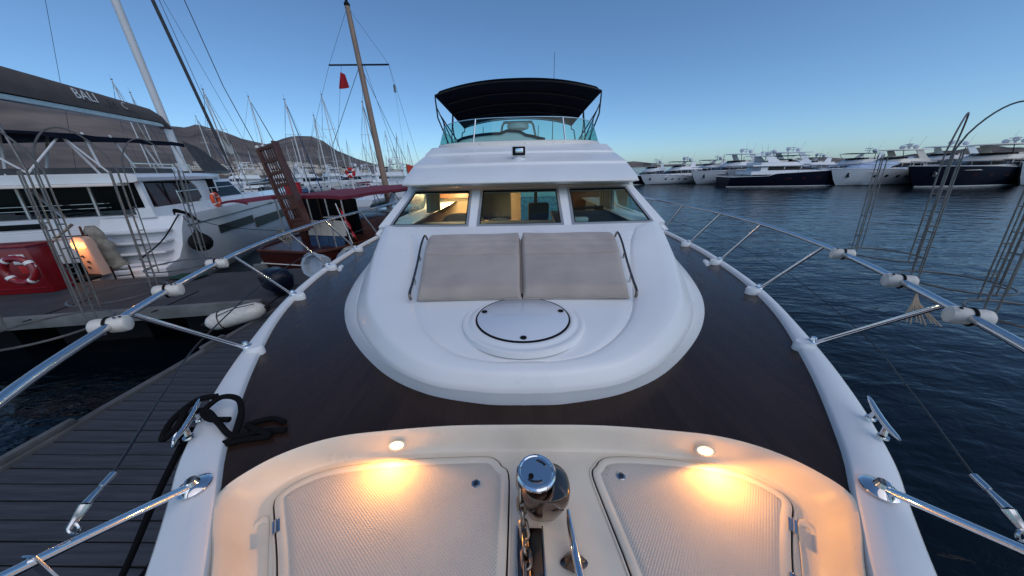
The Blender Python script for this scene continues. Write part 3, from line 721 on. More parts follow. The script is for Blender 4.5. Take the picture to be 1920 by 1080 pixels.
# windlass, chain, cleats ----------------------------------------------
wx,wy=.052,.712
b=B(); rings=[]
for z,cx,cy,rx,ry in ((1.811,.056,.706,.046,.036),(1.835,.057,.704,.058,.048),(1.90,.060,.698,.074,.066),(1.95,.062,.694,.084,.076),(1.985,.062,.692,.084,.076),(2.000,.062,.692,.074,.068),(2.006,.070,.706,.02,.02)):
    rings.append([Vector((cx+rx*abs(cos(a))**.75*(1 if cos(a)>0 else -1),cy+ry*abs(sin(a))**.75*(1 if sin(a)>0 else -1),z)) for a in [2*pi*k/32 for k in range(32)]])
b.loft(rings); wl=b.build('windlass','dsteel',Y0,smooth=True,world=True,angle=50)
b=B(); b.lathe([(0,0),(.060,0),(.066,.006),(.067,.016),(.062,.022),(.056,.0235),(.053,.020),(0,.021)],(.030,.690,2.030),40); cp=b.build('windlass_cap','chrome',wl,smooth=True,world=True,angle=30)
b=B(); b.lathe([(0,0),(.045,0),(.034,.008),(.034,.016),(.045,.024),(0,.026)],(.030,.690,2.005),28); b.build('gypsy_wheel','dsteel',wl,smooth=True,world=True)
b=B(); b.lathe([(0,0),(.009,0),(.009,.001),(0,.001)],(.012,.672,2.0515),16); b.build('cap_socket','black',wl,world=True)
for a0,a1 in ((.5,1.5),(3.9,5.2)):
    b=B(); b.torus((.030,.690,2.0515),.038,.0045,10,6,None,0,a0,a1); b.v=[Vector((v.x,v.y,2.0515+(v.z-2.0515)*.3)) for v in b.v]; b.build('cap_recess','dsteel',wl,smooth=True,world=True)
b=B(); b.box((.006,.33,1.8225),(.085,.62,.018)); rp=b.build('chain_channel','dsteel',Y0,world=True,bevel=.004)
for sx in (-1,1):
    b=B(); b.box((.006+sx*.044,.33,1.832),(.006,.62,.022)); b.build('channel_lip','steel',rp,world=True,bevel=.002)
ch=thing('anchor_chain','galvanised anchor chain running forward from the windlass on the foredeck','chain',(0,.66,1.85))
path=crs([(-.022,.700,1.985),(-.022,.665,1.93),(-.016,.635,1.865),(-.010,.58,1.850),(-.004,.40,1.848),(.002,.15,1.85),(.004,-.1,1.86)],14)
b=B(); link=[]
for k in range(24):
    a=2*pi*k/24; link.append((.0135*cos(a),(.014 if sin(a)>0 else -.014)*(1)+.0135*sin(a),0))
b.tube(link,.0062,8,closed=True)
proto=b.build('link','galv',ch,smooth=True); PM=proto.data
acc=0; pos=[path[0]]; 
total=0; last=None; pts=[]; step=.039; need=0
for a,c in zip(path,path[1:]):
    L=(c-a).length; t=need
    while t<=L: pts.append((a.lerp(c,t/L),(c-a).normalized())); t+=step
    need=t-L
for i,(p,d) in enumerate(pts):
    o=proto if i==0 else proto.copy()
    if i: COL.objects.link(o); o.parent=ch
    q=d.to_track_quat('Y','Z'); R=q.to_matrix()@Matrix.Rotation((radians(90) if i%2 else 0)+random.uniform(-.35,.35)+.5,3,'Y')
    o.matrix_local=Matrix.Translation(p-Vector((0,.66,1.85)))@R.to_4x4()
# cleats
def cleat(name,c,az,L=.22,mat_='chrome',k=1.0):
    R=Matrix.Rotation(az,3,'Z'); b=B(); c=Vector(c)
    pts=[(-L/2,0,.062),(-L*.40,0,.058),(-L*.2,0,.050),(0,0,.048),(L*.2,0,.050),(L*.40,0,.058),(L/2,0,.062)]
    b.tube([R@Vector(p)*1+c for p in pts],[.004,.0085,.0115,.012,.0115,.0085,.004],10)
    o=b.build(name,mat_,Y0,smooth=True,world=True)
    for s in (-1,1):
        b=B(); b.tube([R@Vector((s*L*.17,0,.048))+c,R@Vector((s*L*.20,0,.01))+c],[.009,.012],8); b.lathe([(0,0),(.020,0),(.018,.007),(0,.008)],R@Vector((s*L*.21,0,0))+c,16); b.build('cleat_foot',mat_,o,smooth=True,world=True)
    return o
cleat('mooring_cleat',(1.50,.965,1.945),radians(60),.27)
cleat('mooring_cleat',(-1.50,.965,1.945),radians(120),.27)
b=B(); b.tube([(.145,.675,1.868),(.143,.63,1.874),(.146,.55,1.873),(.155,.44,1.868),(.165,.30,1.872)],[.006,.011,.013,.013,.007],12); c0=b.build('anchor_cleat','chrome',Y0,smooth=True,world=True)
b=B(); b.lathe([(0,0),(.045,0),(.045,.007),(.030,.012),(.012,.05),(0,.05)],(0,0,0),20); b.v=[Vector((v.x*(1 if v.z>.012 else 1),v.y*(.42 if v.z<=.012 else 1),v.z))+Vector((.146,.548,1.812)) for v in b.v]; b.build('cleat_base','dsteel',c0,smooth=True,world=True)
# bow rail ------------------------------------------------------------
RT=[(0.62,-.62),(1.02,-.18),(1.30,.30),(1.43,.52),(1.62,.80),(1.815,1.16),(2.04,1.62),(2.27,2.19),(2.43,2.75),(2.53,3.25),(2.60,3.95),(2.60,4.6),(2.57,5.4),(2.53,6.4),(2.50,7.5)]
RC=crs([(x,y,2.42) for x,y in RT],8)
left=[Vector((-p.x,p.y,p.z)) for p in RC[::-1]]
nose=crs([(-.62,-.62,2.42),(-.3,-.86,2.42),(0,-.93,2.42),(.3,-.86,2.42),(.62,-.62,2.42)],6)[1:-1]
b=B(); b.tube(left+nose+RC,.0165,12); rail=b.build('bow_rail','steel',Y0,smooth=True,world=True)
ry=[(p.y,p.x) for p in RC]
TOP=[1.19,2.20,3.13,3.92,4.85,5.9,7.1]
for sgn in (1,-1):
    for (x,y),ty in zip(ST,TOP):
        tx=interp(ry,ty); b=B(); b.tube([(sgn*x,y,1.94),(sgn*tx,ty,2.41)],.0115,10)
        b.lathe([(0,0),(.032,0),(.030,.006),(.018,.012),(.014,.03),(0,.03)],(sgn*x,y,1.958),18)
        b.build('stanchion','chrome',rail,smooth=True,world=True)
    base=Vector((sgn*1.225,.705,1.952))
    b=B(); b.tube([base,(sgn*1.25,.45,2.085),(sgn*1.26,.25,2.19),(sgn*1.18,.02,2.34),(sgn*1.12,-.05,2.42)],.0135,12)
    b.build('pulpit_stanchion','chrome',rail,smooth=True,world=True)
    b=B(); b.lathe([(0,0),(.050,0),(.050,.004),(.043,.010),(.022,.018),(.017,.034),(0,.034)],base-Vector((0,0,.008)),28); b.build('base_plate','chrome',rail,smooth=True,world=True)
    b=B(); b.box((sgn*1.253,.405,2.03),(.035,.006,.20)); b.build('pulpit_strap','steel',rail,world=True,bevel=.002)
    # mid lifeline with turnbuckle
    LL=crs([(sgn*1.275,.60,2.160),(sgn*1.55,.98,2.150),(sgn*1.835,1.43,2.145),(sgn*2.225,2.37,2.15),(sgn*2.445,3.28,2.15),(sgn*2.54,4.1,2.15),(sgn*2.57,5.1,2.15)],8)
    b=B(); b.tube(LL,.0042 if sgn<0 else .0028,6); b.build('lifeline','black_t',rail,smooth=True,world=True)
    b=B(); b.tube([(sgn*1.275,.60,2.160),(sgn*1.262,.56,2.157)],.0085,10); b.tube([(sgn*1.262,.56,2.157),(sgn*1.250,.515,2.150)],[.006,.011],10); b.tube([(sgn*1.250,.515,2.150),(sgn*1.248,.49,2.135),(sgn*1.25,.47,2.12)],[.012,.009,.006],8)
    b.torus((sgn*1.249,.475,2.115),.016,.004,14,6,Matrix.Rotation(radians(70),3,'X')); b.build('turnbuckle','steel',rail,smooth=True,world=True)
# ================================================================== sunpad cushions
def cushion(sgn,label):
    t=thing('sunpad_cushion',label,'cushion',(sgn*.42,2.3,2.2),group='sunpad cushions on the foredeck')
    def xo(v): return interp([(0,.745),(.05,.752),(.3,.80),(.6,.855),(.85,.895),(.95,.898),(1,.88)],v)
    nu,nv=44,60; rows=[]
    for j in range(nv+1):
        v=j/nv; y=1.865+v*.975; zb=interp([(1.8,2.140),(1.95,2.155),(2.2,2.20),(2.45,2.262),(2.84,2.352)],y)
        row=[]
        for i in range(nu+1):
            u=i/nu; x=.003+u*(xo(v)-.003)
            e=1.0
            for q,wd in ((u,.014),(1-u,.060),(v,.065),(1-v,.05)):
                if q<wd: e*=sqrt(max(0,1-(1-q/wd)**2))*.999+.001
            th=.082*e
            # stitched seams across
            for s0 in (.55,.80,.70):
                th-=.014*math.exp(-((v-s0-.012*sin(u*5))/.010)**2)*(1 if e>.5 else .3)
            th+=.0035*sin(u*27+sin(v*19+sgn)*2)*e*math.exp(-((v-.60)/.14)**2)*(.4+.6*sin(u*3.1)**2)
            th+=.004*sin(v*9+u*3)*e - .003*cos(u*8+v*4)*e
            row.append(Vector((sgn*x,y,zb+.012+th)))
        rows.append(row)
    b=B(); b.grid(rows)
    low=[[Vector((p.x,p.y,min(p.z,interp([(1.8,2.140),(1.95,2.155),(2.2,2.20),(2.45,2.262),(2.84,2.352)],p.y)+.012))) for p in r] for r in rows]
    for A,C in ((rows[0],low[0]),(rows[-1],low[-1]),([r[0] for r in rows],[r[0] for r in low]),([r[-1] for r in rows],[r[-1] for r in low])): b.grid([A,C])
    b.build('cushion_pad','cush',t,smooth=True,world=True,angle=80)
    for s0 in (.55,.80):
        b=B(); b.tube([rows[int(s0*nv)][i]+Vector((0,0,.0015)) for i in range(2,nu-1,2)],.0022,5); b.build('seam_piping','cush',t,smooth=True,world=True)
    # bottom edge piping
    b=B(); b.tube([Vector((sgn*(.02+.70*k/20),1.866,2.175+.004*sin(k))) for k in range(21)],.004,6); b.build('edge_piping','cush',t,smooth=True,world=True)
cushion(-1,'taupe sunpad cushion on the left half of the yacht foredeck')
cushion(1,'taupe sunpad cushion on the right half of the yacht foredeck')
# ================================================================== fender baskets on the rail
CL=[(2.66,2.16,2.42),(2.40,1.70,2.42),(2.21,1.33,2.42)]
CL=[(2.19,1.985),(1.965,1.47),(1.77,1.075)]
def basket(sgn,x,y,label):
    c=Vector((sgn*x,y,2.42)); rr=.175
    t=thing('fender_basket',label,'fender basket',c,group='wire fender baskets clamped to the bow rail')
    out=Vector((sgn*.97,-.12,0)).normalized()
    tan_=Vector((-out.y,out.x,0))
    cc=out*(rr+.065); tilt=Vector((sgn*-.02,.10,0))
    def ringp(a,z,r=rr): return cc+out*cos(a)*r+tan_*sin(a)*r+Vector((0,0,z))+tilt*z
    b=B(); b.tube([ringp(2*pi*k/28,.0) for k in range(28)],.0045,6,closed=True); b.build('basket_ring','dkpipe',t,smooth=True)
    for a in (pi-.0,pi*.5,0,-pi*.5):
        for d in (-.10,.10):
            b=B(); b.tube([ringp(a+d,0),ringp(a+d,.62)],.0029,6)
            b.build('basket_rod','dkpipe',t,smooth=True)
        for z in (.12,.25,.40):
            b=B(); b.tube([ringp(a-.10,z),ringp(a+.10,z)],.003,5); b.build('rod_tie','dkpipe',t,smooth=True)
    if 'furthest' not in label:
        b=B(); hp=[ringp(.1,.62)*(1-k/16)+ringp(pi/2+.1,.62)*(k/16)+Vector((0,0,.20*sin(pi*k/16)**.6)) for k in range(17)]
        b.tube(hp,.0038,6); b.build('top_hoop','dkpipe',t,smooth=True)
    b=B(); hp=[ringp(-.1,.62)*(1-k/16)+ringp(-pi/2-.1,.62)*(k/16)+Vector((0,0,.20*sin(pi*k/16)**.6)) for k in range(17)]
    b.tube(hp,.0038,6); b.build('top_hoop','dkpipe',t,smooth=True)
    # plastic clamp around rail
    oc=Vector((sgn*.86,-.5,0)).normalized(); R=Matrix((oc,Vector((-oc.y,oc.x,0)),Vector((0,0,1)))).transposed()@Matrix.Rotation(radians(90),3,'Y')
    b=B(); b.lathe([(0,-.062),(.026,-.061),(.034,-.055),(.037,-.035),(.033,-.005),(.033,.005),(.037,.030),(.035,.044),(.026,.052),(0,.053)],(0,0,0),20,R=R); b.v=[v+out*.01+Vector((0,0,-.004)) for v in b.v]
    cl=b.build('rail_clamp','plast',t,smooth=True)
    b=B(); b.torus(out*.010+Vector((0,0,-.004)),.0345,.0055,20,6,R); b.build('clamp_strap','black',cl,smooth=True)
    for q in (.5,-.5):
        b=B(); b.lathe([(0,0),(.005,0),(.005,.003),(0,.003)],out*-.035+Vector((q*.012,q*.01,.032)),8); b.build('clamp_screw','black',cl)
where=['furthest aft','middle','nearest the camera']
for i,(x,y) in enumerate(CL):
    basket(1,x,y,f'wire fender basket clamped to the right rail over open water, {where[i]} of three')
    basket(-1,x,y,f'wire fender basket clamped to the left rail beside the pier, {where[i]} of three')
b=B()
for k in range(9):
    a=Vector((1.93,1.36,2.40)); b.tube([a,a+Vector((-.02+.004*k,-.02,-.05)),a+Vector((-.07+.018*k,-.05-.005*k,-.13-.006*(k%3)))],.003,5)
tag(b.build('rope_end','rope_tan',smooth=True),'frayed tan rope end hanging under the right rail clamp','rope')
# ================================================================== black mooring rope on the left gunwale
t=thing('mooring_rope','black mooring rope looped over the left gunwale and across the deck corner','rope',(-1.45,1.0,1.95))
def wig(pts,r,seg=8,n=8): 
    b=B(); b.tube(crs(pts,seg),r,n); return b
wig([(-1.10,.985,1.912),(-1.20,.975,1.915),(-1.30,.94,1.925),(-1.38,.97,1.97),(-1.47,1.02,1.985),(-1.56,1.04,1.97),(-1.63,1.02,1.90),(-1.67,1.0,1.75)],.0125).build('rope_strand','rope',t,smooth=True,world=True)
wig([(-1.335,.90,1.918),(-1.30,.93,1.925),(-1.33,1.02,1.95),(-1.40,1.10,1.985),(-1.48,1.10,2.0),(-1.50,1.03,1.985),(-1.44,.99,1.975),(-1.36,1.0,1.96)],.0125).build('rope_strand','rope',t,smooth=True,world=True)
wig([(-1.52,1.12,1.99),(-1.58,1.08,2.0),(-1.63,1.0,1.96),(-1.60,.92,1.93),(-1.55,.95,1.97),(-1.58,1.03,2.0)],.0135).build('rope_strand','rope',t,smooth=True,world=True)
wig([(-1.14,1.03,1.912),(-1.22,1.05,1.914),(-1.30,1.01,1.916),(-1.22,.97,1.93),(-1.15,.95,1.915),(-1.25,.93,1.915),(-1.34,.895,1.916)],.012).build('rope_strand','rope',t,smooth=True,world=True)
wig([(-1.66,1.0,1.8),(-1.80,.9,1.55),(-2.05,.75,1.1),(-2.4,.6,.63)],.014).build('rope_strand','rope',t,smooth=True,world=True)
wig([(-1.64,1.05,1.85),(-1.8,.98,1.5),(-2.1,.9,1.0),(-2.5,.85,.63)],.012).build('rope_strand','rope',t,smooth=True,world=True)
b=B(); b.tube(crs([(-1.62,1.07,1.93),(-1.68,1.02,1.86),(-1.66,.97,1.82),(-1.62,.99,1.88)],8),.006,8); b.build('shackle','chrome',t,smooth=True,world=True)
# ================================================================== wooden finger pier
t=thing('wooden_pier','dark weathered plank finger pier alongside the yacht','pier',(-3.3,1.5,0))
n=0; PL=None
for k in range(54):
    y=-1.9+k*.138
    if y>4.9: break
    if PL is None:
        b=B(); b.box((0,0,0),(2.75,.128,.035)); PL=b.build('plank','plank',t,bevel=.004,seg=1); o=PL
    else: o=PL.copy(); COL.objects.link(o); o.parent=t
    o.location=(random.uniform(-.012,.012),y-1.5,.583+random.uniform(-.003,.003)); o.rotation_euler=(0,0,random.uniform(-.003,.003)); 
for x in (-4.70,-1.93):
    b=B(); b.box((x,1.65,.55),(.09,7.2,.16)); b.build('edge_beam','beam',t,world=True,bevel=.008)
for x in (-4.2,-3.3,-2.4):
    b=B(); b.box((x,1.65,.50),(.12,7.1,.12)); b.build('joist','beam',t,world=True)
for y in (-.4,2.2,4.9):
    for x in (-4.55,-2.05):
        b=B(); b.tube([(x,y,-2),(x,y,.48)],.11,12); b.build('pile','beam',t,smooth=True,world=True)
for x,y,s in ((-4.72,2.0,.5),(-4.70,3.75,.35)):
    b=B(); b.box((x,y,.655),(.07,s,.06)); b.build('edge_block','beam',t,world=True,bevel=.01)
# ================================================================== pontoon
A=Vector((-19,2.62,0)); Bq=Vector((-5.0,4.95,0)); d=(Bq-A).normalized(); nn=Vector((-d.y,d.x,0)); E2=Vector((-2.9,5.3,0))
t=thing('pontoon','long grey floating pontoon crossing behind the plank pier','pontoon',(-9,5.2,0))
b=B(); W=2.15
b.hexa([A+Vector((0,0,.60)),E2+Vector((0,0,.60)),E2+nn*W+Vector((0,0,.60)),A+nn*W+Vector((0,0,.60)),A+Vector((0,0,.78)),E2+Vector((0,0,.78)),E2+nn*W+Vector((0,0,.78)),A+nn*W+Vector((0,0,.78))])
b.build('pontoon_deck','conc',t,world=True)
for _k in range(6):
    p=A+d*(2.2+_k*2.2)+nn*1.15; b=B(); b.box(p+Vector((0,0,.22)),(1.5,1.3,.74),rz=atan2(d.y,d.x)); b.build('float','black',t,world=True)
b=B(); a0=A-nn*.05; b0=Bq-nn*.05+d*.1
b.hexa([a0+Vector((0,0,.60)),b0+Vector((0,0,.60)),b0+nn*.05+Vector((0,0,.60)),a0+nn*.05+Vector((0,0,.60)),a0+Vector((0,0,.82)),b0+Vector((0,0,.82)),b0+nn*.10+Vector((0,0,.82)),a0+nn*.10+Vector((0,0,.82))])
b.build('edge_fender_strip','concside',t,world=True,bevel=.01)
ang=atan2(d.y,d.x)
for k in range(9):
    p=A+d*(k*1.9+1.2)+nn*.35; b=B(); b.box(p+Vector((0,0,.785)),(.02,1.0,.012),rz=ang); b.build('deck_joint','black',t,world=True)
# ---- red cabinet
p0=at(5,552,5.45); p1=at(148,550,5.62)
cx=(-11.2-9.45)/2
t=thing('red_cabinet','glossy red dock cabinet on the pontoon behind the red lifebuoy','cabinet',(-10.87,5.45,.78),rotz=ang)
b=B(); b.box((-.05,.18,.49),(2.0,.40,.98)); b.build('cabinet_body','redp',t,bevel=.03)
b=B(); b.box((-.05,.18,1.0),(2.06,.46,.04)); b.build('cabinet_lid','redp',t,bevel=.015)
b=B(); b.box((.72,-.026,.74),(.24,.012,.20)); b.build('notice_plate','whitep',t,bevel=.004)
b=B(); b.box((.78,-.028,.52),(.30,.010,.16)); b.build('notice_plate','redb',t,bevel=.004)
b=B(); b.tube([(-.9,-.03,.12),(.9,-.03,.12)],.012,6); b.build('cabinet_trim','redp',t,smooth=True)
def lifebuoy(loc,R_,r_,m,label,rot,tape='whitep',n=4,group=None):
    t=thing('lifebuoy',label,'lifebuoy',loc,rot=rot,group=group)
    b=B(); b.torus((0,0,0),R_,r_,32,10); b.build('buoy_ring',m,t,smooth=True)
    for k in range(n):
        a=2*pi*k/n+.6; b=B(); b.torus((0,0,0),R_,r_*1.05,3,10,None,0,a-.11,a+.11); b.build('reflective_band',tape,t,smooth=True)
    b=B(); b.tube([(R_*1.18*cos(2*pi*k/24)*(1+.05*sin(k*1.6)),R_*1.18*sin(2*pi*k/24)*(1+.05*sin(k*1.6)),0) for k in range(24)],r_*.12,5,closed=True); b.build('grab_line',tape,t,smooth=True)
    return t
c=at(34,508,5.22); lifebuoy((c.x,c.y+.02,c.z),.24,.06,'redp','dark red lifebuoy with white bands hung on the red cabinet',(radians(84),0,ang))
# ---- pedestal
pb=gz(190,514,.78)
t=thing('power_pedestal','power pedestal with lamp glow in its body colour and a glowing amber lamp on the pontoon','pedestal',(pb.x,pb.y,.78),rotz=ang)
b=B(); rg=[]
for z,w_,d_ in ((0,.17,.12),(.10,.165,.12),(.55,.16,.12),(.78,.17,.125),(.90,.15,.11),(.95,.09,.07)):
    rg.append([Vector((w_*abs(cos(a))**.5*(1 if cos(a)>0 else -1),d_*abs(sin(a))**.5*(1 if sin(a)>0 else -1),z)) for a in [2*pi*(k+.5)/20 for k in range(20)]])
b.loft(rg); b.build('pedestal_body','pedw',t,smooth=True)
b=B(); b.box((0,-.118,.76),(.27,.03,.13)); b.build('lamp_panel','pedl',t,bevel=.02)
for z,x in ((.50,-.03),(.36,.03),(.22,-.02)):
    b=B(); b.lathe([(0,0),(.028,0),(.026,.02),(0,.022)],(0,0,0),12,R=Matrix.Rotation(radians(90),3,'X')); b.v=[v+Vector((x,-.122,z)) for v in b.v]; b.build('socket','gask',t,smooth=True)
b=B(); b.tube([(-.42,-.1,.97),(.28,-.1,.99)],.014,6); b.build('boathook','black',t,smooth=True)
light('pedestal_light',Vector((pb.x,pb.y,.78))+Vector((.0,-.35,.78)),9,(1,.45,.14),.05)
wig([(pb.x+.1,6.35,.84),(pb.x+.25,6.2,.82),(pb.x+.45,6.35,.82),(pb.x+.3,6.55,.82),(pb.x+.1,6.45,.86),(pb.x+.3,6.25,.86),(pb.x+.5,6.4,.85)],.035).build('power_cable','black',t,smooth=True,world=True)
# ---- khaki bag / folded passerelle cover
t=thing('rope_bag','lumpy khaki canvas bag behind the glowing pedestal','bag',(pb.x-.10,pb.y+.42,.78))
b=B(); rg=[]
for q in range(14):
    z=.02+q*.085; cx_=-.16*(q/13)**1.3+.03*sin(q*1.1); rr=(.25-.09*(q/13))*(1+.12*sin(q*1.9))*(.55 if q in (0,13) else 1)
    rg.append([Vector((cx_+rr*cos(a)*(1+.10*sin(3*a+q*.7)),rr*.75*sin(a)*(1+.08*cos(4*a+q)),z+.02*sin(2*a+q))) for a in [2*pi*k/22 for k in range(22)]])
b.loft(rg)
b.build('canvas_bag','ccloth',t,smooth=True)
b=B(); b.tube([(-.3,-.1,.85),(-.1,-.2,1.15)],.02,8); b.build('bag_neck','brown',t,smooth=True)
t=thing('green_tarp','small dark green tarpaulin folded on the pontoon by the catamaran','tarpaulin',(-8.2,6.2,.78))
b=B(); rows=[[ (x*.09,y*.10,.05+.05*sin(x*1.7+y)*(1 if 0<x<8 and 0<y<4 else 0)) for x in range(9)] for y in range(5)]
b.grid(rows); b.build('tarp_sheet','green',t,smooth=True)
# ---- white fender on pier edge
c=at(444,592,4.45)
t=thing('boat_fender','long white cylindrical fender hanging at the corner of the plank pier','fender',c,rot=(radians(98),radians(4),radians(-62)))
b=B(); b.lathe([(0,-.42),(.05,-.42),(.10,-.38),(.145,-.30),(.155,-.15),(.155,.15),(.145,.30),(.10,.38),(.05,.42),(0,.42)],(0,0,0),24); b.build('fender_body','plast',t,smooth=True)
b=B(); b.lathe([(0,0),(.04,0),(.035,.07),(0,.07)],(0,0,.41),12); b.lathe([(0,0),(.04,0),(.035,.07),(0,.07)],(0,0,-.48),12); b.build('fender_eye','black',t,smooth=True)
b=B(); b.torus((0,0,.2),.158,.008,24,6); b.tube([(.1,.13,.2),(.16,.2,-.1),(.10,.16,-.35)],.008,6); b.build('fender_line','black_t',t,smooth=True)
# ---- white post
c=at(487,495,7.2); t=thing('dock_post','short white dock post at the edge of the dark pontoon','post',(c.x,7.2,.3))
b=B(); b.box((0,0,.25),(.30,.10,.62)); b.build('post_body','concside',t,bevel=.02)
# ---- tender with outboard
t=thing('inflatable_tender','pale grey-blue inflatable tender floating behind the pontoon beside the yacht','tender',(-4.1,7.1,.0),rotz=radians(12))
for s in (-1,1):
    b=B(); b.tube(crs([(s*.62,-1.3,.38),(s*.64,-.4,.38),(s*.62,.6,.42),(s*.42,1.3,.50),(0,1.6,.56)],6),[.05]+[.22]*23+[.2],14); b.build('tender_tube','gfender',t,smooth=True)
b=B(); b.box((0,0,.22),(1.0,2.4,.06)); b.build('tender_floor','conc',t)
b=B(); b.box((0,-1.0,.45),(.95,.06,.5)); b.build('transom','gfender',t,bevel=.01)
t=thing('outboard_motor','dark blue covered outboard motor standing at the end of the pontoon','outboard motor',(-4.72,5.25,.78),rotz=radians(60))
b=B(); b.loft([[Vector((x*.20*k,y*.30*k-.06*(z-.5),z)) for x,y in ((-1,-.7),(-.7,-1),(.7,-1),(1,-.7),(1,.7),(.7,1),(-.7,1),(-1,.7))] for z,k in ((.12,.65),(.20,.95),(.42,1.05),(.52,.85),(.56,.5))]); b.build('cowl','nhull',t,smooth=True,angle=60)
b=B(); b.box((0,.05,.08),(.14,.2,.18)); b.build('motor_leg','black',t,bevel=.03)
b=B(); b.box((0,-.20,.40),(.26,.012,.05)); b.build('cowl_stripe','steel',t,bevel=.004)
# tub shaped fenders beside gunwale
for i,(px,py,Y,lab) in enumerate(((598,497,4.9,'pale blue plastic tub fender beside the left gunwale, nearer one'),(655,487,5.25,'pale blue plastic tub fender beside the left gunwale, farther one'))):
    c=at(px,py,Y); t=thing('tub_fender',lab,'fender',c,rot=(radians(70),0,radians(60 if i else -10)),group='pale blue fenders beside the gunwale')
    b=B(); b.lathe([(0,-.16),(.14,-.16),(.19,-.10),(.20,.10),(.225,.12),(.225,.15),(.17,.15),(.16,.05),(0,.04)],(0,0,0),20 if i else 8); b.build('fender_shell','gfender',t,smooth=bool(i))
    b=B(); b.torus((0,0,.14),.21,.012,18,6); b.build('fender_rim','black' if i else 'gfender',t,smooth=True)
# ================================================================== CATAMARAN (local frame: +x starboard side facing us, +y bow, z up)
cn=Vector((.94,.34,0)); ca=Vector((-.34,.94,0)); cO=cn*-10.1+ca*10.3
CATROT=atan2(.34,.94)
def cat_at(px,py,xl=None,yl=None):
    dd=ray(px,py); nv=cn if xl is not None else ca; c=(xl-10.1) if xl is not None else (yl+10.3)
    P=CAM+dd*((c-CAM.dot(nv))/dd.dot(nv)); q=P-cO
    return Vector((q.dot(cn),q.dot(ca),q.z))
C=thing('catamaran','white sailing catamaran with a brown boom cover, moored stern-to behind the red cabinet','catamaran',cO,rotz=CATROT)
def hullrows(L,bt,dt,ys,x0,side):   # bt(y) half beam, dt(y) deck z
    rows=[]
    for y in ys:
        w=bt(y); h=dt(y); k=max(0,(y-L*.72)/(L*.28))
        rows.append([(x0-w,y,h),(x0-w*.98,y,h*.75),(x0-w*.85,y,.45),(x0-w*.6,y-.1*k,0),(x0,y-.3*k,-.45),(x0+w*.6,y-.1*k,0),(x0+w*.85,y,.45),(x0+w*.98,y,h*.75),(x0+w,y,h)])
    return rows
bt=lambda y: interp([(-.2,.72),(.8,.88),(3,.98),(8,.92),(11,.62),(13.2,.22),(14,.05)],y)
dt=lambda y: interp([(-.2,.75),(.3,.9),(.55,1.2),(.75,1.65),(1.0,1.98),(3,2.02),(8,2.10),(14,2.25)],y)
ys=[-.2,.1,.3,.45,.55,.66,.75,.88,1.0,1.5,2,3,4,5,6,7,8,9,10,11,12,13,13.6,14]
for x0 in (2.95,-2.95):
    b=B(); r=hullrows(14,bt,dt,ys,x0,1); b.grid(r); b.cap(r[0]); b.grid([[q[0] for q in r],[q[-1] for q in r]])
    h=b.build('hull','whull',C,smooth=True,angle=40)
    b=B(); b.grid([[(x0+bt(y)*.985+.012,y,dt(y)*.86),(x0+bt(y)*.985+.02,y,dt(y)*.84)] for y in ys[8:]]); b.build('hull_stripe','gask',h)
    if x0>0:
        def hx(y,z): return x0+bt(y)*(.985 if z>1.5 else .965)+.006
        for ya,yb,za,zb in ((2.35,4.9,1.20,1.50),(5.0,7.6,.98,1.36),(7.75,9.3,1.0,1.36)):
            b=B(); n=8; b.grid([[(hx(ya+(yb-ya)*i/n+(.25 if z>1.2 and i==0 else 0)*0,z)+.004,ya+(yb-ya)*i/n,z*1+(zb-za)*0) for i in range(n+1)] for z in (za,(za+zb)/2,zb)]); b.build('hull_window','smoke',h)
        for k in range(5):
            b=B(); b.box((x0-.05,-.05+k*.17,.60+k*.26),(1.45,.34,.06)); b.build('stern_step','whull',h,bevel=.015)
        b=B()
        for xx in (x0-.22,x0+.12): b.tube([(xx,-.32,.95),(xx,-.38,.45)],.018,6)
        for z in (.55,.70,.85): b.tube([(x0-.22,-.36,z),(x0+.12,-.36,z)],.014,6)
        b.build('swim_ladder','dsteel',h,smooth=True)
# bridge deck and cockpit floor
b=B(); b.box((0,6.0,1.25),(5.9,9.5,.9)); b.build('bridge_deck','whull',C,bevel=.05)
b=B(); b.box((0,1.5,1.72),(5.6,.30,.62)); b.build('cockpit_bench','whull',C,bevel=.05)
b=B(); b.box((-.4,1.335,1.85),(2.2,.05,.14)); b.build('bench_vent','smoke',C)
# deckhouse
def house(b,y0,y1,z0,z1,xw0,xw1,mi=0,fr=.9):
    b.loft([[Vector((sx*w,yy,z)) for sx,yy in ((-1,y0),(1,y0),(1,y1-fr*(z-z0)*1.1-1.1),(.72,y1-fr*(z-z0)*1.1),(-.72,y1-fr*(z-z0)*1.1),(-1,y1-fr*(z-z0)*1.1-1.1))] for z,w in ((z0,xw0),(z1,xw1))],mi)
b=B(); house(b,4.05,9.0,1.98,2.24,3.35,3.28); b.box((3.1,2.5,2.1),(.36,3.2,.26)); b.box((-3.1,2.5,2.1),(.36,3.2,.26)); house(b,4.1,7.4,2.24,2.9,3.26,3.05,fr=.5); b.build('deckhouse','whull',C,smooth=True,angle=30)
b=B(); house(b,4.3,7.2,2.28,2.80,3.268,3.09,fr=.45); b.build('saloon_glass','smoke',C)
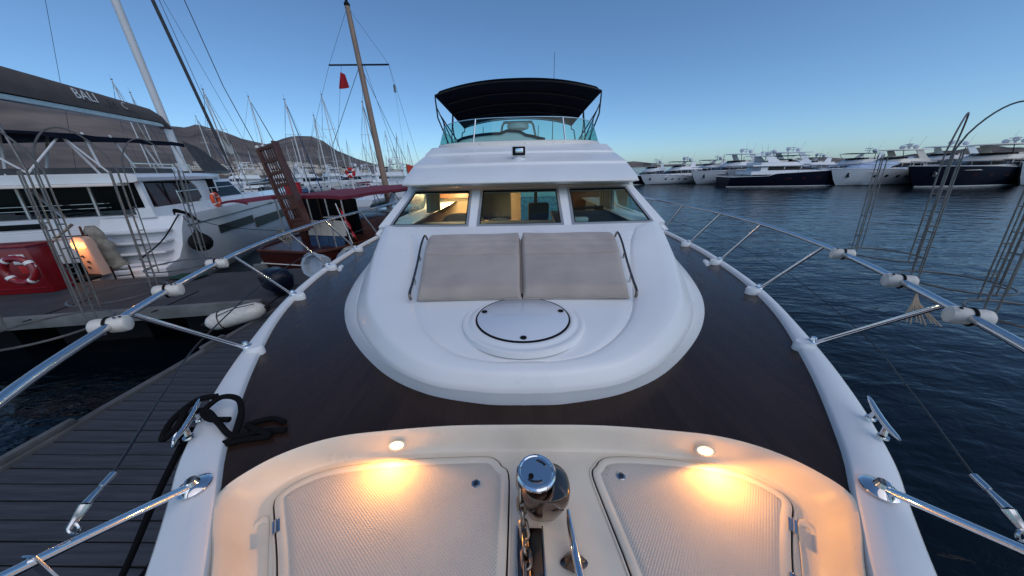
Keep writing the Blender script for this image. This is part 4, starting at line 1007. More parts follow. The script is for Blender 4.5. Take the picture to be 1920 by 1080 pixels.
# side glass panel (plum coloured) with frames
p=[Vector((3.27,1.2,2.22)),Vector((3.27,2.95,2.22)),Vector((3.26,3.35,2.35)),Vector((3.22,3.35,2.62)),Vector((3.2,3.15,2.80)),Vector((3.19,1.2,2.87))]
b=B(); b.prism(p,(-.03,0,0)); sg=b.build('side_glass','plum',C)
for q in (1.75,2.45): 
    b=B(); b.box((3.255,q,2.54),(.03,.05,.62)); b.build('glass_mullion','smoke',sg)
b=B(); b.box((3.16,1.05,2.5),(.12,.14,.86)); b.build('pillar','whull',C,bevel=.02)
b=B(); b.prism([(3.2,3.30,2.22),(3.2,4.6,2.22),(3.2,4.6,2.88),(3.2,3.15,2.88),(3.2,3.42,2.66)],(-.06,0,0)); b.build('coachroof_side','whull',C)
b=B(); b.box((.35,4.05,2.45),(6.1,.05,.95)); b.build('cockpit_bulkhead','smoke',C)
for x in (-2.6,-1.3,.2,1.6): 
    b=B(); b.tube([(x,1.7,2.0),(x+.05,1.75,2.9)],.035,8); b.build('cockpit_post','alu',C,smooth=True)
for x in (-1.9,1.0):
    b=B(); b.sphere((x,3.6,2.72),.03,8); b.build('cabin_light','whitep',C,smooth=True)
b=B(); b.tube([(.35,1.9,2.86),(1.1,1.5,1.85)],.05,8); b.build('davit_strut','alu',C,smooth=True)
# hardtop roof
b=B(); b.loft([[Vector((sx*w,yy,z)) for sx,yy in ((-1,.75),(1,.75),(1,3.3),(.93,5.2),(.6,7.0),(-.6,7.0),(-.93,5.2),(-1,3.3))] for z,w in ((2.90,3.22),(2.93,3.34),(3.02,3.36),(3.10,3.30),(3.13,3.1))]); b.build('hardtop','whull',C,smooth=True,angle=35)
b=B(); b.box((0,.80,2.86),(5.9,.5,.07)); b.build('hardtop_lip','gel2',C,bevel=.02)
b=B(); b.box((.4,2.2,3.20),(4.6,2.6,.16)); b.build('flybridge_seat','ggrey',C,bevel=.03)
b=B(); b.box((1.2,3.9,3.22),(2.6,1.0,.22)); b.build('flybridge_console','whull',C,bevel=.04)
# flybridge rails and bimini posts
b=B(); b.tube(crs([(3.1,1.2,3.38),(3.1,3.2,3.38),(3.0,3.9,3.36),(2.9,4.0,3.13)],6),.016,6); 
for y in (1.2,2.0,2.8,3.5): b.tube([(3.1,y,3.1),(3.1,y,3.38)],.012,6)
b.build('flybridge_rail','steel',C,smooth=True)
for (x,y,x2,y2,z2) in ((2.6,.9,2.5,.5,4.02),(2.6,1.0,2.5,1.1,4.10),(2.6,2.2,2.5,1.9,4.12),(2.6,3.2,2.5,2.9,4.15),(2.6,4.6,2.5,4.35,4.28),(-2.6,.9,-2.5,.8,4.05),(-2.6,2.4,-2.5,2.4,4.1),(-2.6,4.6,-2.5,4.4,4.25),(0.2,.9,.1,.7,4.05),(0.9,.9,.9,1.3,4.1),(1.6,.9,1.2,2.0,4.1),(-1.0,.9,-1.4,1.6,4.1)):
    b=B(); b.tube([(x,y,3.10),(x2,y2,z2)],.026,8); b.build('bimini_post','white',C,smooth=True)
for (a,c) in (((2.5,.55,4.02),(2.2,-.25,3.15)),((2.2,-.25,3.15),(1.6,-.5,4.0)),((2.5,.5,4.0),(2.9,.7,3.15))):
    b=B(); b.tube([a,c],.02,6); b.build('davit_tube','white',C,smooth=True)
b=B(); rows=[]
for j in range(9):
    y=.3+j*.56; rows.append([(2.62*u/6,y,4.10+.03*y-.05*(u/6)**2*2+.02*sin(j*2.1)) for u in range(-6,7)])
rows2=[[Vector(p)-Vector((0,0,.06+.06*(1 if k in (0,12) else 0))) for k,p in enumerate(r)] for r in rows]
b.grid(rows); b.grid(rows2); b.grid([[r[-1] for r in rows],[r[-1] for r in rows2]]); b.grid([[r[0] for r in rows],[r[0] for r in rows2]]); b.grid([rows[0],rows2[0]])
b.build('flybridge_bimini','navy',C,smooth=True,angle=50)
# clear/grey side curtain sheets forward of the bimini
b=B(); b.prism([(2.62,4.75,4.22),(2.75,5.3,4.05),(2.85,6.9,3.15),(2.85,4.9,3.12)],(-.015,0,0)); b.build('spray_curtain','ggrey',C)
b=B(); b.box((1.2,5.9,3.16),(3.4,1.4,.10)); b.build('sun_lounger_pad','gask',C,bevel=.03)
# boom with brown stack pack and lettering
b=B(); rg=[]
BM=[(-1.2,5.08,5.90),(3.0,5.22,5.93),(6.0,5.24,5.86),(8.6,5.28,5.76),(9.0,5.22,5.60),(9.25,5.05,5.25)]
for y,z0,z1 in [(y,a,c) for y,a,c in BM]:
    w=.19; rg.append([Vector(p) for p in ((-w,y,z0),(w,y,z0),(w*1.12,y,z0+(z1-z0)*.35),(w*.8,y,z0+(z1-z0)*.8),(.05,y,z1),(-.05,y,z1),(-w*.8,y,z0+(z1-z0)*.8),(-w*1.12,y,z0+(z1-z0)*.35))])
b.loft(rg); bc=b.build('boom_cover','cover',C,smooth=True,angle=45)
b=B(); b.loft([[Vector((sx*.13,y,z+dz)) for sx,dz in ((-1,0),(1,0),(1,.13),(-1,.13))] for y,z in ((-1.2,4.94),(3.0,5.06),(6,5.10),(8.9,5.12))]); b.build('boom','alu',C)
def letters(txt,size,o,xd,yd,mat_,name,parent,ext=.003,sp=1.0):
    c=bpy.data.curves.new(name,'FONT'); c.body=txt; c.size=size; c.extrude=ext; c.space_character=sp; c.resolution_u=2
    ob=bpy.data.objects.new(name,c); COL.objects.link(ob)
    xd=Vector(xd).normalized(); zd=xd.cross(Vector(yd)).normalized(); yd=zd.cross(xd)
    R=Matrix((xd,yd,zd)).transposed().to_4x4(); R.translation=Vector(o)
    dg=bpy.context.evaluated_depsgraph_get(); me=bpy.data.meshes.new_from_object(ob.evaluated_get(dg)); me.transform(R)
    COL.objects.unlink(ob); bpy.data.objects.remove(ob); me.materials.clear(); me.materials.append(M[mat_]); 
    n=bpy.data.objects.new(name,me); COL.objects.link(n); n.parent=parent; reg(n,MAT[parent.name]); KIDS.setdefault(parent.name,[]).append(n); return n
# the +x face of the cover leans inwards above z 35%
def facept(y,f): 
    z0=interp([(a,b_) for a,b_,c_ in BM],y); z1=interp([(a,c_) for a,b_,c_ in BM],y)
    w=.19*(1.12+( .8-1.12)*(f-.35)/.45); return Vector((w+.012,y,z0+(z1-z0)*f))
o1=facept(5.0,.42); up=(facept(5.15,.78)-facept(5.15,.45)).normalized(); al=(facept(7.4,.5)-facept(5.15,.5)).normalized()
letters('BALI',.42,o1,al,up,'whitep','lettering',bc,sp=1.02)
o2=facept(6.25,.46); letters('5.4',.26,o2+al*.0,al,up,'ggrey','lettering',bc)
o3=facept(6.85,.44); letters('C',.34,o3,al,up,'plast','lettering',bc)
b=B()
for k in range(14):
    y=5.25+k*.16; 
    if k in (4,9): continue
    a=facept(y,.36); b.box(a,(.004,.10,.022))
b.build('small_print','ggrey',bc)
# mast, forestay, shrouds
b=B(); b.tube([(0,9.35,2.9),(0,9.35,6),(0,9.30,20.5)],[.14,.14,.12],12); mst=b.build('mast','white',C,smooth=True)
for s in (-1,1):
    b=B(); b.tube([(0,9.35,11.0),(s*1.4,9.0,11.1)],.03,6); b.build('spreader','white',mst,smooth=True)
    b=B(); b.tube([(s*3.6,8.6,2.1),(s*1.4,9.0,11.1),(0,9.3,20)],.007,5); b.build('shroud','black_t',mst,smooth=True)
b=B(); b.tube([(.0,13.6,4.15),(0,9.8,20)],.075,10); b.tube([(0,13.85,3.2),(0,13.6,4.15)],.05,8); b.build('furled_genoa','ggrey',C,smooth=True)
b=B(); b.tube([(.25,13.9,2.3),(0,10.6,20)],.012,6); b.build('forestay','black_t',C,smooth=True)
b=B(); b.prism([(0.09,13.50,5.4),(.14,13.8,4.95),(.22,14.25,4.35),(.16,14.05,4.22),(.1,13.75,4.35)],(-.03,0,0)); b.build('sail_clew','cream',C)
# rails, lifebuoy, mooring line, black ball fender, lettering
b=B(); b.tube([(3.75,1.3,2.62),(3.75,4.2,2.66),(3.7,8,2.70)],.012,6)
for y in (1.3,3.0,4.9,6.8): b.tube([(3.78,y,2.02),(3.75,y,2.66)],.012,6)
b.build('guard_rail','steel',C,smooth=True)
b=B(); b.tube([(-1.5,1.9,2.32),(1.8,1.9,2.34)],.012,6); b.tube([(-1.5,1.9,2.2),(1.8,1.9,2.22)],.012,6); b.build('cockpit_rail','steel',C,smooth=True)
b=B(); b.tube([(-4,-.2,1.62),(2.3,-.1,1.66)],.02,6); b.build('davit_bar','alu',C,smooth=True)
b=B(); b.tube([(1.55,.9,1.9),(1.25,.1,1.3),(1.3,.05,.95)],.035,6); b.build('stern_tube','galv',C,smooth=True)
letters('BALI',.16,(3.93,6.7,1.74),(0,1,0),(0,0,1),'gask','lettering',C)
p=cat_at(405,374,xl=3.82); q=cO+cn*p.x+ca*p.y
lifebuoy((q.x,q.y,p.z),.19,.055,'orange','bright orange lifebuoy on the side rail of the white catamaran',(radians(90),0,CATROT+radians(90)))
p=cat_at(376,452,xl=4.15); q=cO+cn*p.x+ca*p.y
t=thing('ball_fender','large black ball fender hanging on the side of the white catamaran','fender',(q.x,q.y,p.z-.02))
b=B(); b.lathe([(0,-.27),(.12,-.25),(.22,-.17),(.27,-.04),(.26,.06),(.20,.16),(.10,.25),(.05,.30),(.05,.36),(0,.36)],(0,0,0),20); b.build('fender_body','black',t,smooth=True)
b=B(); b.tube([(0,0,.34),(-.15,-.05,.75)],.008,6); b.build('fender_line','black',t,smooth=True)
t=thing('stern_line','black mooring line from the catamaran quarter cleat down to the pontoon','rope',(q.x,q.y,1.9))
a=cat_at(335,402,xl=3.75); a=cO+cn*a.x+ca*a.y+Vector((0,0,a.z)); c=at(262,487,6.6); 
wig([a,a.lerp(c,.5)-Vector((0,0,.12)),c],.016).build('rope_strand','rope',t,smooth=True,world=True)
for k in range(5): wig([a+Vector((-.12,0,0)),a+Vector((0,-.05,.07+.02*k)),a+Vector((.16+.03*k,.05,.0)),a+Vector((.22+.05*k,.1,-.12-.03*k))],.018).build('rope_strand','rope',t,smooth=True,world=True)
wig([a,a+Vector((.5,.9,-.55)),a+Vector((1.6,2.2,-.95))],.009).build('rope_strand','rope',t,smooth=True,world=True)
# ================================================================== GULET
gy_=Vector((.21,.978,0)); gx=Vector((.978,-.21,0)); gO=Vector((-7.75,9.3,0)); GROT=-atan2(.21,.978)
G=thing('gulet','wooden motor sailer with maroon awning, varnished mast and maroon hull','gulet',gO,rotz=GROT)
def g_at(px,py,yl):
    dd=ray(px,py); P=CAM+dd*((yl+gO.dot(gy_)-CAM.dot(gy_))/dd.dot(gy_)); q=P-gO; return Vector((q.dot(gx),q.dot(gy_),q.z))
bt=lambda y: interp([(0,1.1),(.5,1.45),(2,1.8),(5,1.95),(8,1.7),(10.5,.9),(12,.1)],y)
dt=lambda y: interp([(0,.62),(3,.68),(8,1.0),(12,1.7)],y)
b=B(); r=[]
for y in (0,.25,.5,1,2,3,4,5,6,7,8,9,10,11,12):
    w,h=bt(y),dt(y); r.append([(-w,y,h),(-w*1.02,y,h*.6),(-w*.9,y,.1),(0,y,-.5),(w*.9,y,.1),(w*1.02,y,h*.6),(w,y,h)])
b.grid(r); b.cap(r[0]); b.grid([[q[0] for q in r],[q[-1] for q in r]]); gh=b.build('hull','mhull',G,smooth=True,angle=40)
b=B(); 
for s in (-1,1): b.tube([(s*bt(y)*1.03,y,dt(y)+.02) for y in (0,.5,1,2,3,4,5,6,7,8,9,10)],.05,6)
b.tube([(-1.1,-.02,.64),(1.1,-.02,.64)],.05,6); b.build('cap_rail','brown',gh,smooth=True)
b=B(); b.tube([(-1.15,-.03,.20),(1.15,-.03,.20),(1.5,.5,.22),(1.85,2,.24)],.018,6); b.tube([(-1.15,-.03,.20),(-1.5,.5,.22)],.018,6); b.build('rub_stripe','whitep',gh,smooth=True)
b=B(); b.box((0,4.4,1.25),(2.9,5.2,.05)); b.build('cabin_top_deck','brown',G)
# white coaming panels and blue dodger facing us on the right side
for x0,x1 in ((.10,.62),(.64,1.16),(1.18,1.66)):
    b=B(); b.prism([(x0,.95,1.00),(x1,.95,1.00),(x1-.02,1.02,1.50),(x0+.02,1.02,1.52)],(0,.04,0)); b.build('coaming_panel','cream',G)
for x0,x1 in ((.12,.48),(.50,.9),(.92,1.55)):
    b=B(); b.prism([(x0,.90,.62),(x1,.90,.62),(x1-.01,.93,.98),(x0+.01,.93,.98)],(0,.06,0)); b.build('blue_cushion','blue',G,bevel=.02)
b=B(); b.box((.2,3.2,1.0),(3.0,2.8,.75)); b.build('deckhouse','brown',G,bevel=.03)
b=B(); b.box((.2,1.76,1.55),(2.9,.04,1.25)); b.build('cabin_glass','smoke',G)
for x in (-.9,.1,1.1): 
    b=B(); b.box((x,1.72,1.6),(.06,.06,1.35)); b.build('window_post','brown',G)
# awning
b=B(); rows=[]
for j in range(8):
    y=.55+j*.75; rows.append([(-.55+2.75*k/10,y,2.34+.035*sin(pi*k/10)+.012*y+.01*sin(j*2+k)) for k in range(11)])
rows2=[[Vector(p)-Vector((0,0,.05)) for p in r] for r in rows]
b.grid(rows);b.grid(rows2); b.grid([rows[0],[Vector(p)-Vector((0,0,.10)) for p in rows[0]]]); b.grid([[r[-1] for r in rows],[Vector(r[-1])-Vector((0,0,.10)) for r in rows]])
b.build('awning','maroon',G,smooth=True,angle=50)
b=B(); rows=[]
for j in range(4):
    y=.0+j*.5; rows.append([(-2.35+1.2*k/6,y+.2,2.18+.08*sin(pi*k/6)+.02*j) for k in range(7)])
b.grid(rows); b.grid([rows[0],[Vector(p)-Vector((0,0,.07)) for p in rows[0]]]); b.build('awning_flap','maroon',G,smooth=True)
for (x,y) in ((-.5,.6),(2.1,.6),(.8,.6),(-.5,5.6),(2.1,5.6),(1.5,.6)):
    b=B(); b.tube([(x,y,.65),(x,y,2.3)],.022,6); b.build('awning_post','alu',G,smooth=True)
# passerelle standing up: ladder-like brown gangway with slats
b0=g_at(565,432,.15); t0=g_at(499,277,.15)
W=Vector((1,0,0)); 
t_=thing('passerelle','tall brown slatted wooden gangway raised upright at the stern of the motor sailer','gangway',gO+gx*b0.x+gy_*.15+Vector((0,0,b0.z)),rotz=GROT)
ax=(t0-b0); Lp=ax.length; ax.normalize(); sx=Vector((1,0,0)); sx=(sx-ax*sx.dot(ax)).normalized(); ay=ax.cross(sx).normalized()
RP=Matrix((sx,ay,ax)).transposed()
def pbox(u,h,w_,d_,l_,nm,v=0): 
    b=B(); b.box(RP@Vector((u,v,h)),(w_,d_,l_),M_=RP); return b.build(nm,'brown',t_,bevel=.006,seg=1)
wd=.64
for s in (-1,1): pbox(s*wd/2,Lp/2,.075,.11,Lp,'side_rail')
pbox(wd/2+.07,Lp/2+.05,.05,.20,Lp+.1,'side_board')
nr=7
for i in range(nr+1): pbox(0,Lp*i/nr,wd,.07,.09,'cross_rail')
for i in range(nr):
    if i in (0,): continue
    for k in range(6):
        if i==2 and k>2: continue
        pbox(-wd/2+.09+k*(wd-.18)/5,Lp*(i+.5)/nr,.034 if i%2 else .040,.03,Lp/nr-.10,'slat')
pbox(0,Lp*.5/nr,wd-.08,.03,Lp/nr-.08,'panel'); pbox(.15,Lp*2.5/nr,.30,.03,Lp/nr-.08,'panel')
b=B(); b.sphere(RP@Vector((-wd/2,0,Lp+.08)),.05,8); b.sphere(RP@Vector((-.1,0,Lp+.07)),.035,8); b.build('top_block','whitep',t_,smooth=True)
b=B(); b.tube([RP@Vector((-wd/2,0,Lp)),RP@Vector((-wd/2-.25,0,Lp+1.7)),RP@Vector((-.6,0,Lp+4))],.010,6); b.build('topping_lift','black_t',t_,smooth=True)
# mast with crosstree
m0=g_at(724,352,6.2); m1=g_at(651,12,6.2); sl=g_at(617,122,6.2); sr=g_at(729,121,6.2); sc_=g_at(676,124,6.2)
b=B(); b.tube([Vector((m0.x,6.2,.8))+(m0-m1)*.0,m0,m1],[.16,.15,.10],12); gm=b.build('mast','mastw',G,smooth=True)
b=B(); b.tube([sl,sr],.035,8); b.build('crosstree','dsteel',gm,smooth=True)
b=B(); b.sphere(m1+Vector((0,0,.06)),.12,8,sc=(1,1,.9)); b.box(m1+Vector((0,0,.22)),(.08,.08,.2)); b.build('masthead_light','black',gm,smooth=True)
def gl(pts,r=.008,nm='shroud'):
    b=B(); b.tube(pts,r,5); b.build(nm,'black_t',gm,smooth=True)
gl([m1,sl,g_at(560,360,5.5)],.006); gl([m1,sr,g_at(800,350,7)],.006)
gl([m1,sc_+Vector((-.1,0,-.05)),g_at(623,275,5)],.012); gl([sc_,g_at(760,300,6.4)],.010); gl([sc_+Vector((.2,0,0)),g_at(757,330,6.4)],.008); gl([sc_,g_at(690,330,6)],.006); gl([g_at(640,122,6.2),g_at(633,270,6.0),g_at(628,290,6)],.006,'flag_halyard')
f=g_at(638,135,6.15)
b=B(); rows=[[f+Vector((-.20*u-.08*v*u,.05*sin(u*5+v*3),-.62*v*(.25+.75*u)-.35*u*(1-v)*0)) for u in (0,.25,.5,.75,1)] for v in (0,.33,.66,1)]
rows=[[f+Vector((.25*u-.25*v*(1-u)*1.0+.1*v*u,.05*sin(u*4),-.62*v-.12*u*(1-v))) for u in (0,.3,.6,1)] for v in (0,.33,.66,1)]
b.grid(rows); tag_f=b.build('pennant','flag',gm,smooth=True)
f=g_at(740,166,6.2); b=B(); b.tube([f+Vector((0,0,.14)),f-Vector((0,0,.14))],.05,8); b.build('radar_reflector','dsteel',gm,smooth=True); gl([sr,f,g_at(765,330,6.4)],.004)
# turkish flag on a staff
fp0=g_at(655,440,.4); fp1=g_at(640,375,.4)
t=thing('ensign','red flag with white crescent and star hanging at the stern of the motor sailer','flag',gO+gx*fp0.x+gy_*.4+Vector((0,0,1.0)),rotz=GROT)
b=B(); b.tube([(0.05,0,-.1),(-.25,0,1.15)],.014,6); b.build('flag_staff','whitep',t,smooth=True)
def fpt(u,v): return Vector((-.22+.14*u+.62*v*.62+.05*sin(v*7),.04*sin(v*9+u*4),1.08-.95*v*.95-.28*u*(1-.2*v)+.0))
b=B(); b.grid([[fpt(u/4,v/10) for u in range(5)] for v in range(11)]); fl=b.build('flag_cloth','flag',t,smooth=True)
b=B(); n=12; out=[];inn=[]
for k in range(n+1):
    a=-2.3+4.6*k/n; out.append(Vector((.5+.30*cos(a+pi),0,.5+.13*sin(a+pi)))); inn.append(Vector((.56+.23*cos(a*1.02+pi),0,.5+.10*sin(a*1.02+pi))))
b.grid([[fpt(p.x,p.z)+Vector((0,-.006,0)) for p in out],[fpt(p.x,p.z)+Vector((0,-.006,0)) for p in inn]]); b.build('crescent','whitep',fl)
b=B(); b.add([fpt(.5+.09*cos(a)*(1 if k%2==0 else .42),.64+.045*sin(a)*(1 if k%2==0 else .42))+Vector((0,-.006,0)) for k,a in enumerate([2*pi*q/10 for q in range(10)])],[tuple(range(10))]); b.build('star','whitep',fl)
# small things on gulet
b=B(); 
for k in range(4): b.torus((-.25+.07*k,.25,1.15-.05*k),.16,.02,14,5,Matrix.Rotation(radians(80),3,'X'))
b.build('coiled_line','ccloth',G,smooth=True)
b=B(); b.box((1.1,1.2,1.62),(.5,.4,.03)); b.tube([(1.1,1.2,1.2),(1.1,1.2,1.6)],.02,6); b.build('cockpit_table','cream',G)
c=g_at(657,324,3.2); q=gO+gx*c.x+gy_*3.2
t=thing('lifebuoy','red lifebuoy with white straps on a short white post above the maroon awning','lifebuoy',(q.x,q.y,c.z),rot=(radians(90),0,0))
b=B(); b.torus((0,0,0),.14,.06,20,8); b.build('buoy_ring','redb',t,smooth=True)
for a in (.6,2.2,3.9,5.3):
    b=B(); b.torus((0,0,0),.14,.063,3,8,None,0,a-.16,a+.16); b.build('reflective_band','whitep',t,smooth=True)
b=B(); b.tube([(0,-.2,-.02),(0,-.75,-.02)],.03,6); b.build('post','whitep',t,smooth=True)
c=at(770,318,13.5); t=thing('orange_flag','small orange-red flag just left of the wheelhouse roof','flag',c)
b=B(); b.grid([[(-.16+.12*u+.02*sin(v*3),.02*sin(u*2),.22-.13*v-.03*u) for u in range(5)] for v in range(4)]); b.build('flag_cloth','oflag',t,smooth=True)
b=B(); b.tube([(-.16,0,.24),(-.10,0,-1.6)],.012,6); b.build('flag_staff','black_t',t,smooth=True)
c=at(550,355,15); t=thing('red_box','small red box on a deck behind the brown gangway','box',c)
b=B(); b.box((0,0,0),(.62,.4,.55),rz=.3); b.build('box_body','flag',t,bevel=.04); b=B(); b.box((0,0,.29),(.66,.44,.05),rz=.3); b.build('box_lid','flag',t)
# ================================================================== generic sailing boats
def sail_boat(label,L=11,hullm='whull',cover='blue',nsp=2,radar=False):
    t=thing('sailboat',label,'sailboat',(0,0,0))
    bt=lambda s: interp([(0,.36),(.15,.44),(.45,.50),(.7,.38),(.9,.14),(1,.01)],s)*L*.34
    dt=lambda s: interp([(0,1.0),(.4,.95),(1,1.35)],s)
    b=B(); r=[]
    for i in range(13):
        s=i/12; w,h=bt(s),dt(s); y=(s-.5)*L; k=s**3*L*.05
        r.append([(-w,y,h),(-w*.93,y,h*.5),(-w*.6,y-k,0),(0,y-k,-.4),(w*.6,y-k,0),(w*.93,y,h*.5),(w,y,h)])
    b.grid(r); b.cap(r[0]); b.grid([[q[0] for q in r],[q[-1] for q in r]]); b.build('hull',hullm,t,smooth=True,angle=40)
    b=B(); b.loft([[Vector((sx*w*L*.1,y*L,z)) for sx,y in ((-1,-.12),(1,-.12),(.9,.15),(.4,.26),(-.4,.26),(-.9,.15))] for z,w in ((.95,1.25),(1.35,1.05),(1.42,.9))]); b.build('cabin_top','whull',t,smooth=True,angle=30)
    b=B(); 
    for s in (-1,1): b.prism([(s*L*.121,-.08*L,1.1),(s*L*.116,.12*L,1.12),(s*L*.112,.10*L,1.28),(s*L*.116,-.08*L,1.28)],(s*.01,0,0))
    b.build('cabin_window','smoke',t)
    b=B(); rg=[[Vector((x*L*.10,y,z)) for x,z in ((-1,1.3),(-.95,1.75),(0,2.0),(.95,1.75),(1,1.3))] for y in (-.14*L,-.03*L)]; b.grid(rg); b.build('sprayhood',cover,t,smooth=True)
    H=L*1.42
    b=B(); b.tube([(0,.08*L,1.3),(0,.075*L,H)],[.085,.06],8); m=b.build('mast','white',t,smooth=True)
    b=B()
    for k in range(nsp):
        z=1.4+(H-1.4)*(k+1)/(nsp+1); b.tube([(-L*.085,.06*L,z+.05),(0,.08*L,z),(L*.085,.06*L,z+.05)],.03,5)
    b.build('spreaders','white',m,smooth=True)
    b=B(); z=1.4+(H-1.4)/(nsp+1)
    for s in (-1,1): b.tube([(s*L*.14,.03*L,1.05),(s*L*.085,.06*L,z+.05),(s*L*.08,.06*L,1.4+(H-1.4)*nsp/(nsp+1)),(0,.08*L,H-.3)],.014,4)
    b.tube([(0,-.49*L,1.0),(0,.075*L,H)],.014,4); b.build('rigging','black_t',m,smooth=True)
    b=B(); b.tube([(0,.47*L,1.5),(0,.09*L,H*.95)],[.09,.04],6); b.build('furled_sail',cover if cover!='maroon' else 'cream',t,smooth=True)
    b=B(); b.tube([(0,.06*L,2.35),(0,-.33*L,2.30)],.07,6); b.loft([[Vector((x*.16,y,z)) for x,z in ((-1,2.38),(1,2.38),(.3,2.38+h),(-.3,2.38+h))] for y,h in ((.05*L,.55),(-.15*L,.38),(-.32*L,.2))]); b.build('boom_cover',cover,t,smooth=True)
    b=B()
    for z in (H,): b.box((0,.075*L,z+.08),(.18,.12,.10)); b.tube([(0,.07*L,z),(0,.07*L,z+.7)],.01,4)
    b.build('masthead_gear','gask',m)
    b=B()
    for s in (-1,1): b.tube([(s*L*.155,y*L,1.65) for y in (-.42,-.2,0,.2)]+[(s*L*.07,.40*L,1.85),(0,.5*L,1.95)],.014,4)
    for s in (-1,1):
        for y,x in ((-.42,.15),(-.2,.165),(0,.165),(.2,.14),(.40,.07)): b.tube([(s*L*x,y*L,1.0),(s*L*x,y*L,1.68)],.014,4)
    b.build('guard_rail','steel',t,smooth=True)
    return t
protos=[sail_boat('x',11,'whull','blue',2),sail_boat('x',12,'whull','cream',2),sail_boat('x',10,'nhull','ggrey',1),sail_boat('x',11.5,'whull','maroon',3)]
used=[False]*4
# (mast top px, mast top py, mast foot px, foot py, Y distance, proto, heading)
masts=[(526,183,571,357,30,0,.2,'tall white mast rising right of the brown gangway'),
(597,174,634,352,38,1,-.1,'tallest thin mast between the gangway and the varnished mast'),
(590,214,621,352,34,3,.5,'mast with grey furled sail just left of the tallest thin mast'),
(543,258,557,350,48,2,.1,'short mast close behind the white mast by the gangway'),
(674,188,705,350,33,0,.3,'dark-topped mast just left of the varnished mast foot'),
(717,246,738,345,52,1,-.2,'pale mast right of the varnished mast'),
(735,274,744,338,70,0,.1,'small mast close to the orange flag'),
(762,266,770,330,80,2,.4,'dark small mast above the orange flag'),
(676,270,686,342,62,3,.0,'short pale mast left of the varnished mast'),
(372,163,418,325,28,1,.6,'white mast in front of the hill beside the furled grey sail'),
(358,216,385,300,44,0,.2,'thin mast left of the white hillside mast'),
(200,145,224,190,36,3,.3,'mast with light showing above the brown boom cover'),
(243,171,256,205,46,2,.5,'small mast top showing above the right end of the boom cover'),
(454,178,474,275,40,2,-.3,'faint grey mast left of the gangway top'),
(641,278,650,330,85,0,.2,'pair of thin short masts in front of the brown hill, left one'),
(650,262,661,330,72,1,.3,'pair of thin short masts in front of the brown hill, right one'),
(596,282,606,330,90,2,.4,'low mast in front of the hill peak'),
(532,270,541,330,95,3,.1,'low mast just right of the gangway top'),
(700,283,706,330,100,0,.2,'distant low mast left of the town slope'),
(428,270,438,325,75,1,.2,'low mast by the pale sail corner'),
(460,282,470,330,82,0,.0,'low mast left of the gangway top'),
(486,262,497,330,66,1,.5,'thin mast behind the gangway'),
(751,280,757,335,74,3,.2,'slim mast just left of the orange flag'),
(724,290,729,335,105,0,.3,'very distant mast right of the varnished mast'),
(564,276,571,330,100,1,.1,'very distant mast behind the white mast'),
(615,262,622,330,76,0,.2,'thin mast near the hill peak'),
(515,290,522,330,98,2,.3,'very distant low mast by the gangway'),
(406,262,413,325,88,0,.1,'distant mast by the hill left of the sail corner'),
(690,262,697,330,79,1,.4,'slender mast left of the varnished mast'),
(745,250,752,330,60,0,.6,'slender mast between the varnished mast and the flag'),
(660,292,664,335,110,2,.2,'tiny mast behind the red lifebuoy'),
(580,292,585,335,112,3,.2,'tiny mast right of the white mast'),
(440,300,446,330,115,1,.2,'tiny mast on the left of the town'),
(715,300,719,335,118,3,.5,'tiny mast by the foot of the hill slope')]
Hs=[11*1.42+.1,12*1.42+.1,10*1.42+.1,11.5*1.42+.1]
for i,(tx,ty,fx,fy,Y,k,hd,lab) in enumerate(masts):
    top=at(tx,ty,Y); sc=top.z/Hs[k]; 
    if i: hd=hd+random.uniform(-.4,.4)
    H=top.z
    loc=Vector((top.x,Y,0)); lab='sailing boat, '+lab
    if not used[k]:
        r=protos[k]; used[k]=True; r.location=loc; r.rotation_euler=(0,0,hd); r['label']=lab; r['group']='moored sailing boats'
        r.scale=(max(.75,min(1,sc)),)*2+(sc,)
    else: r=copy_tree(protos[k],loc,hd,lab,'moored sailing boats',scale=(max(.75,min(1,sc)),)*2+(sc,))
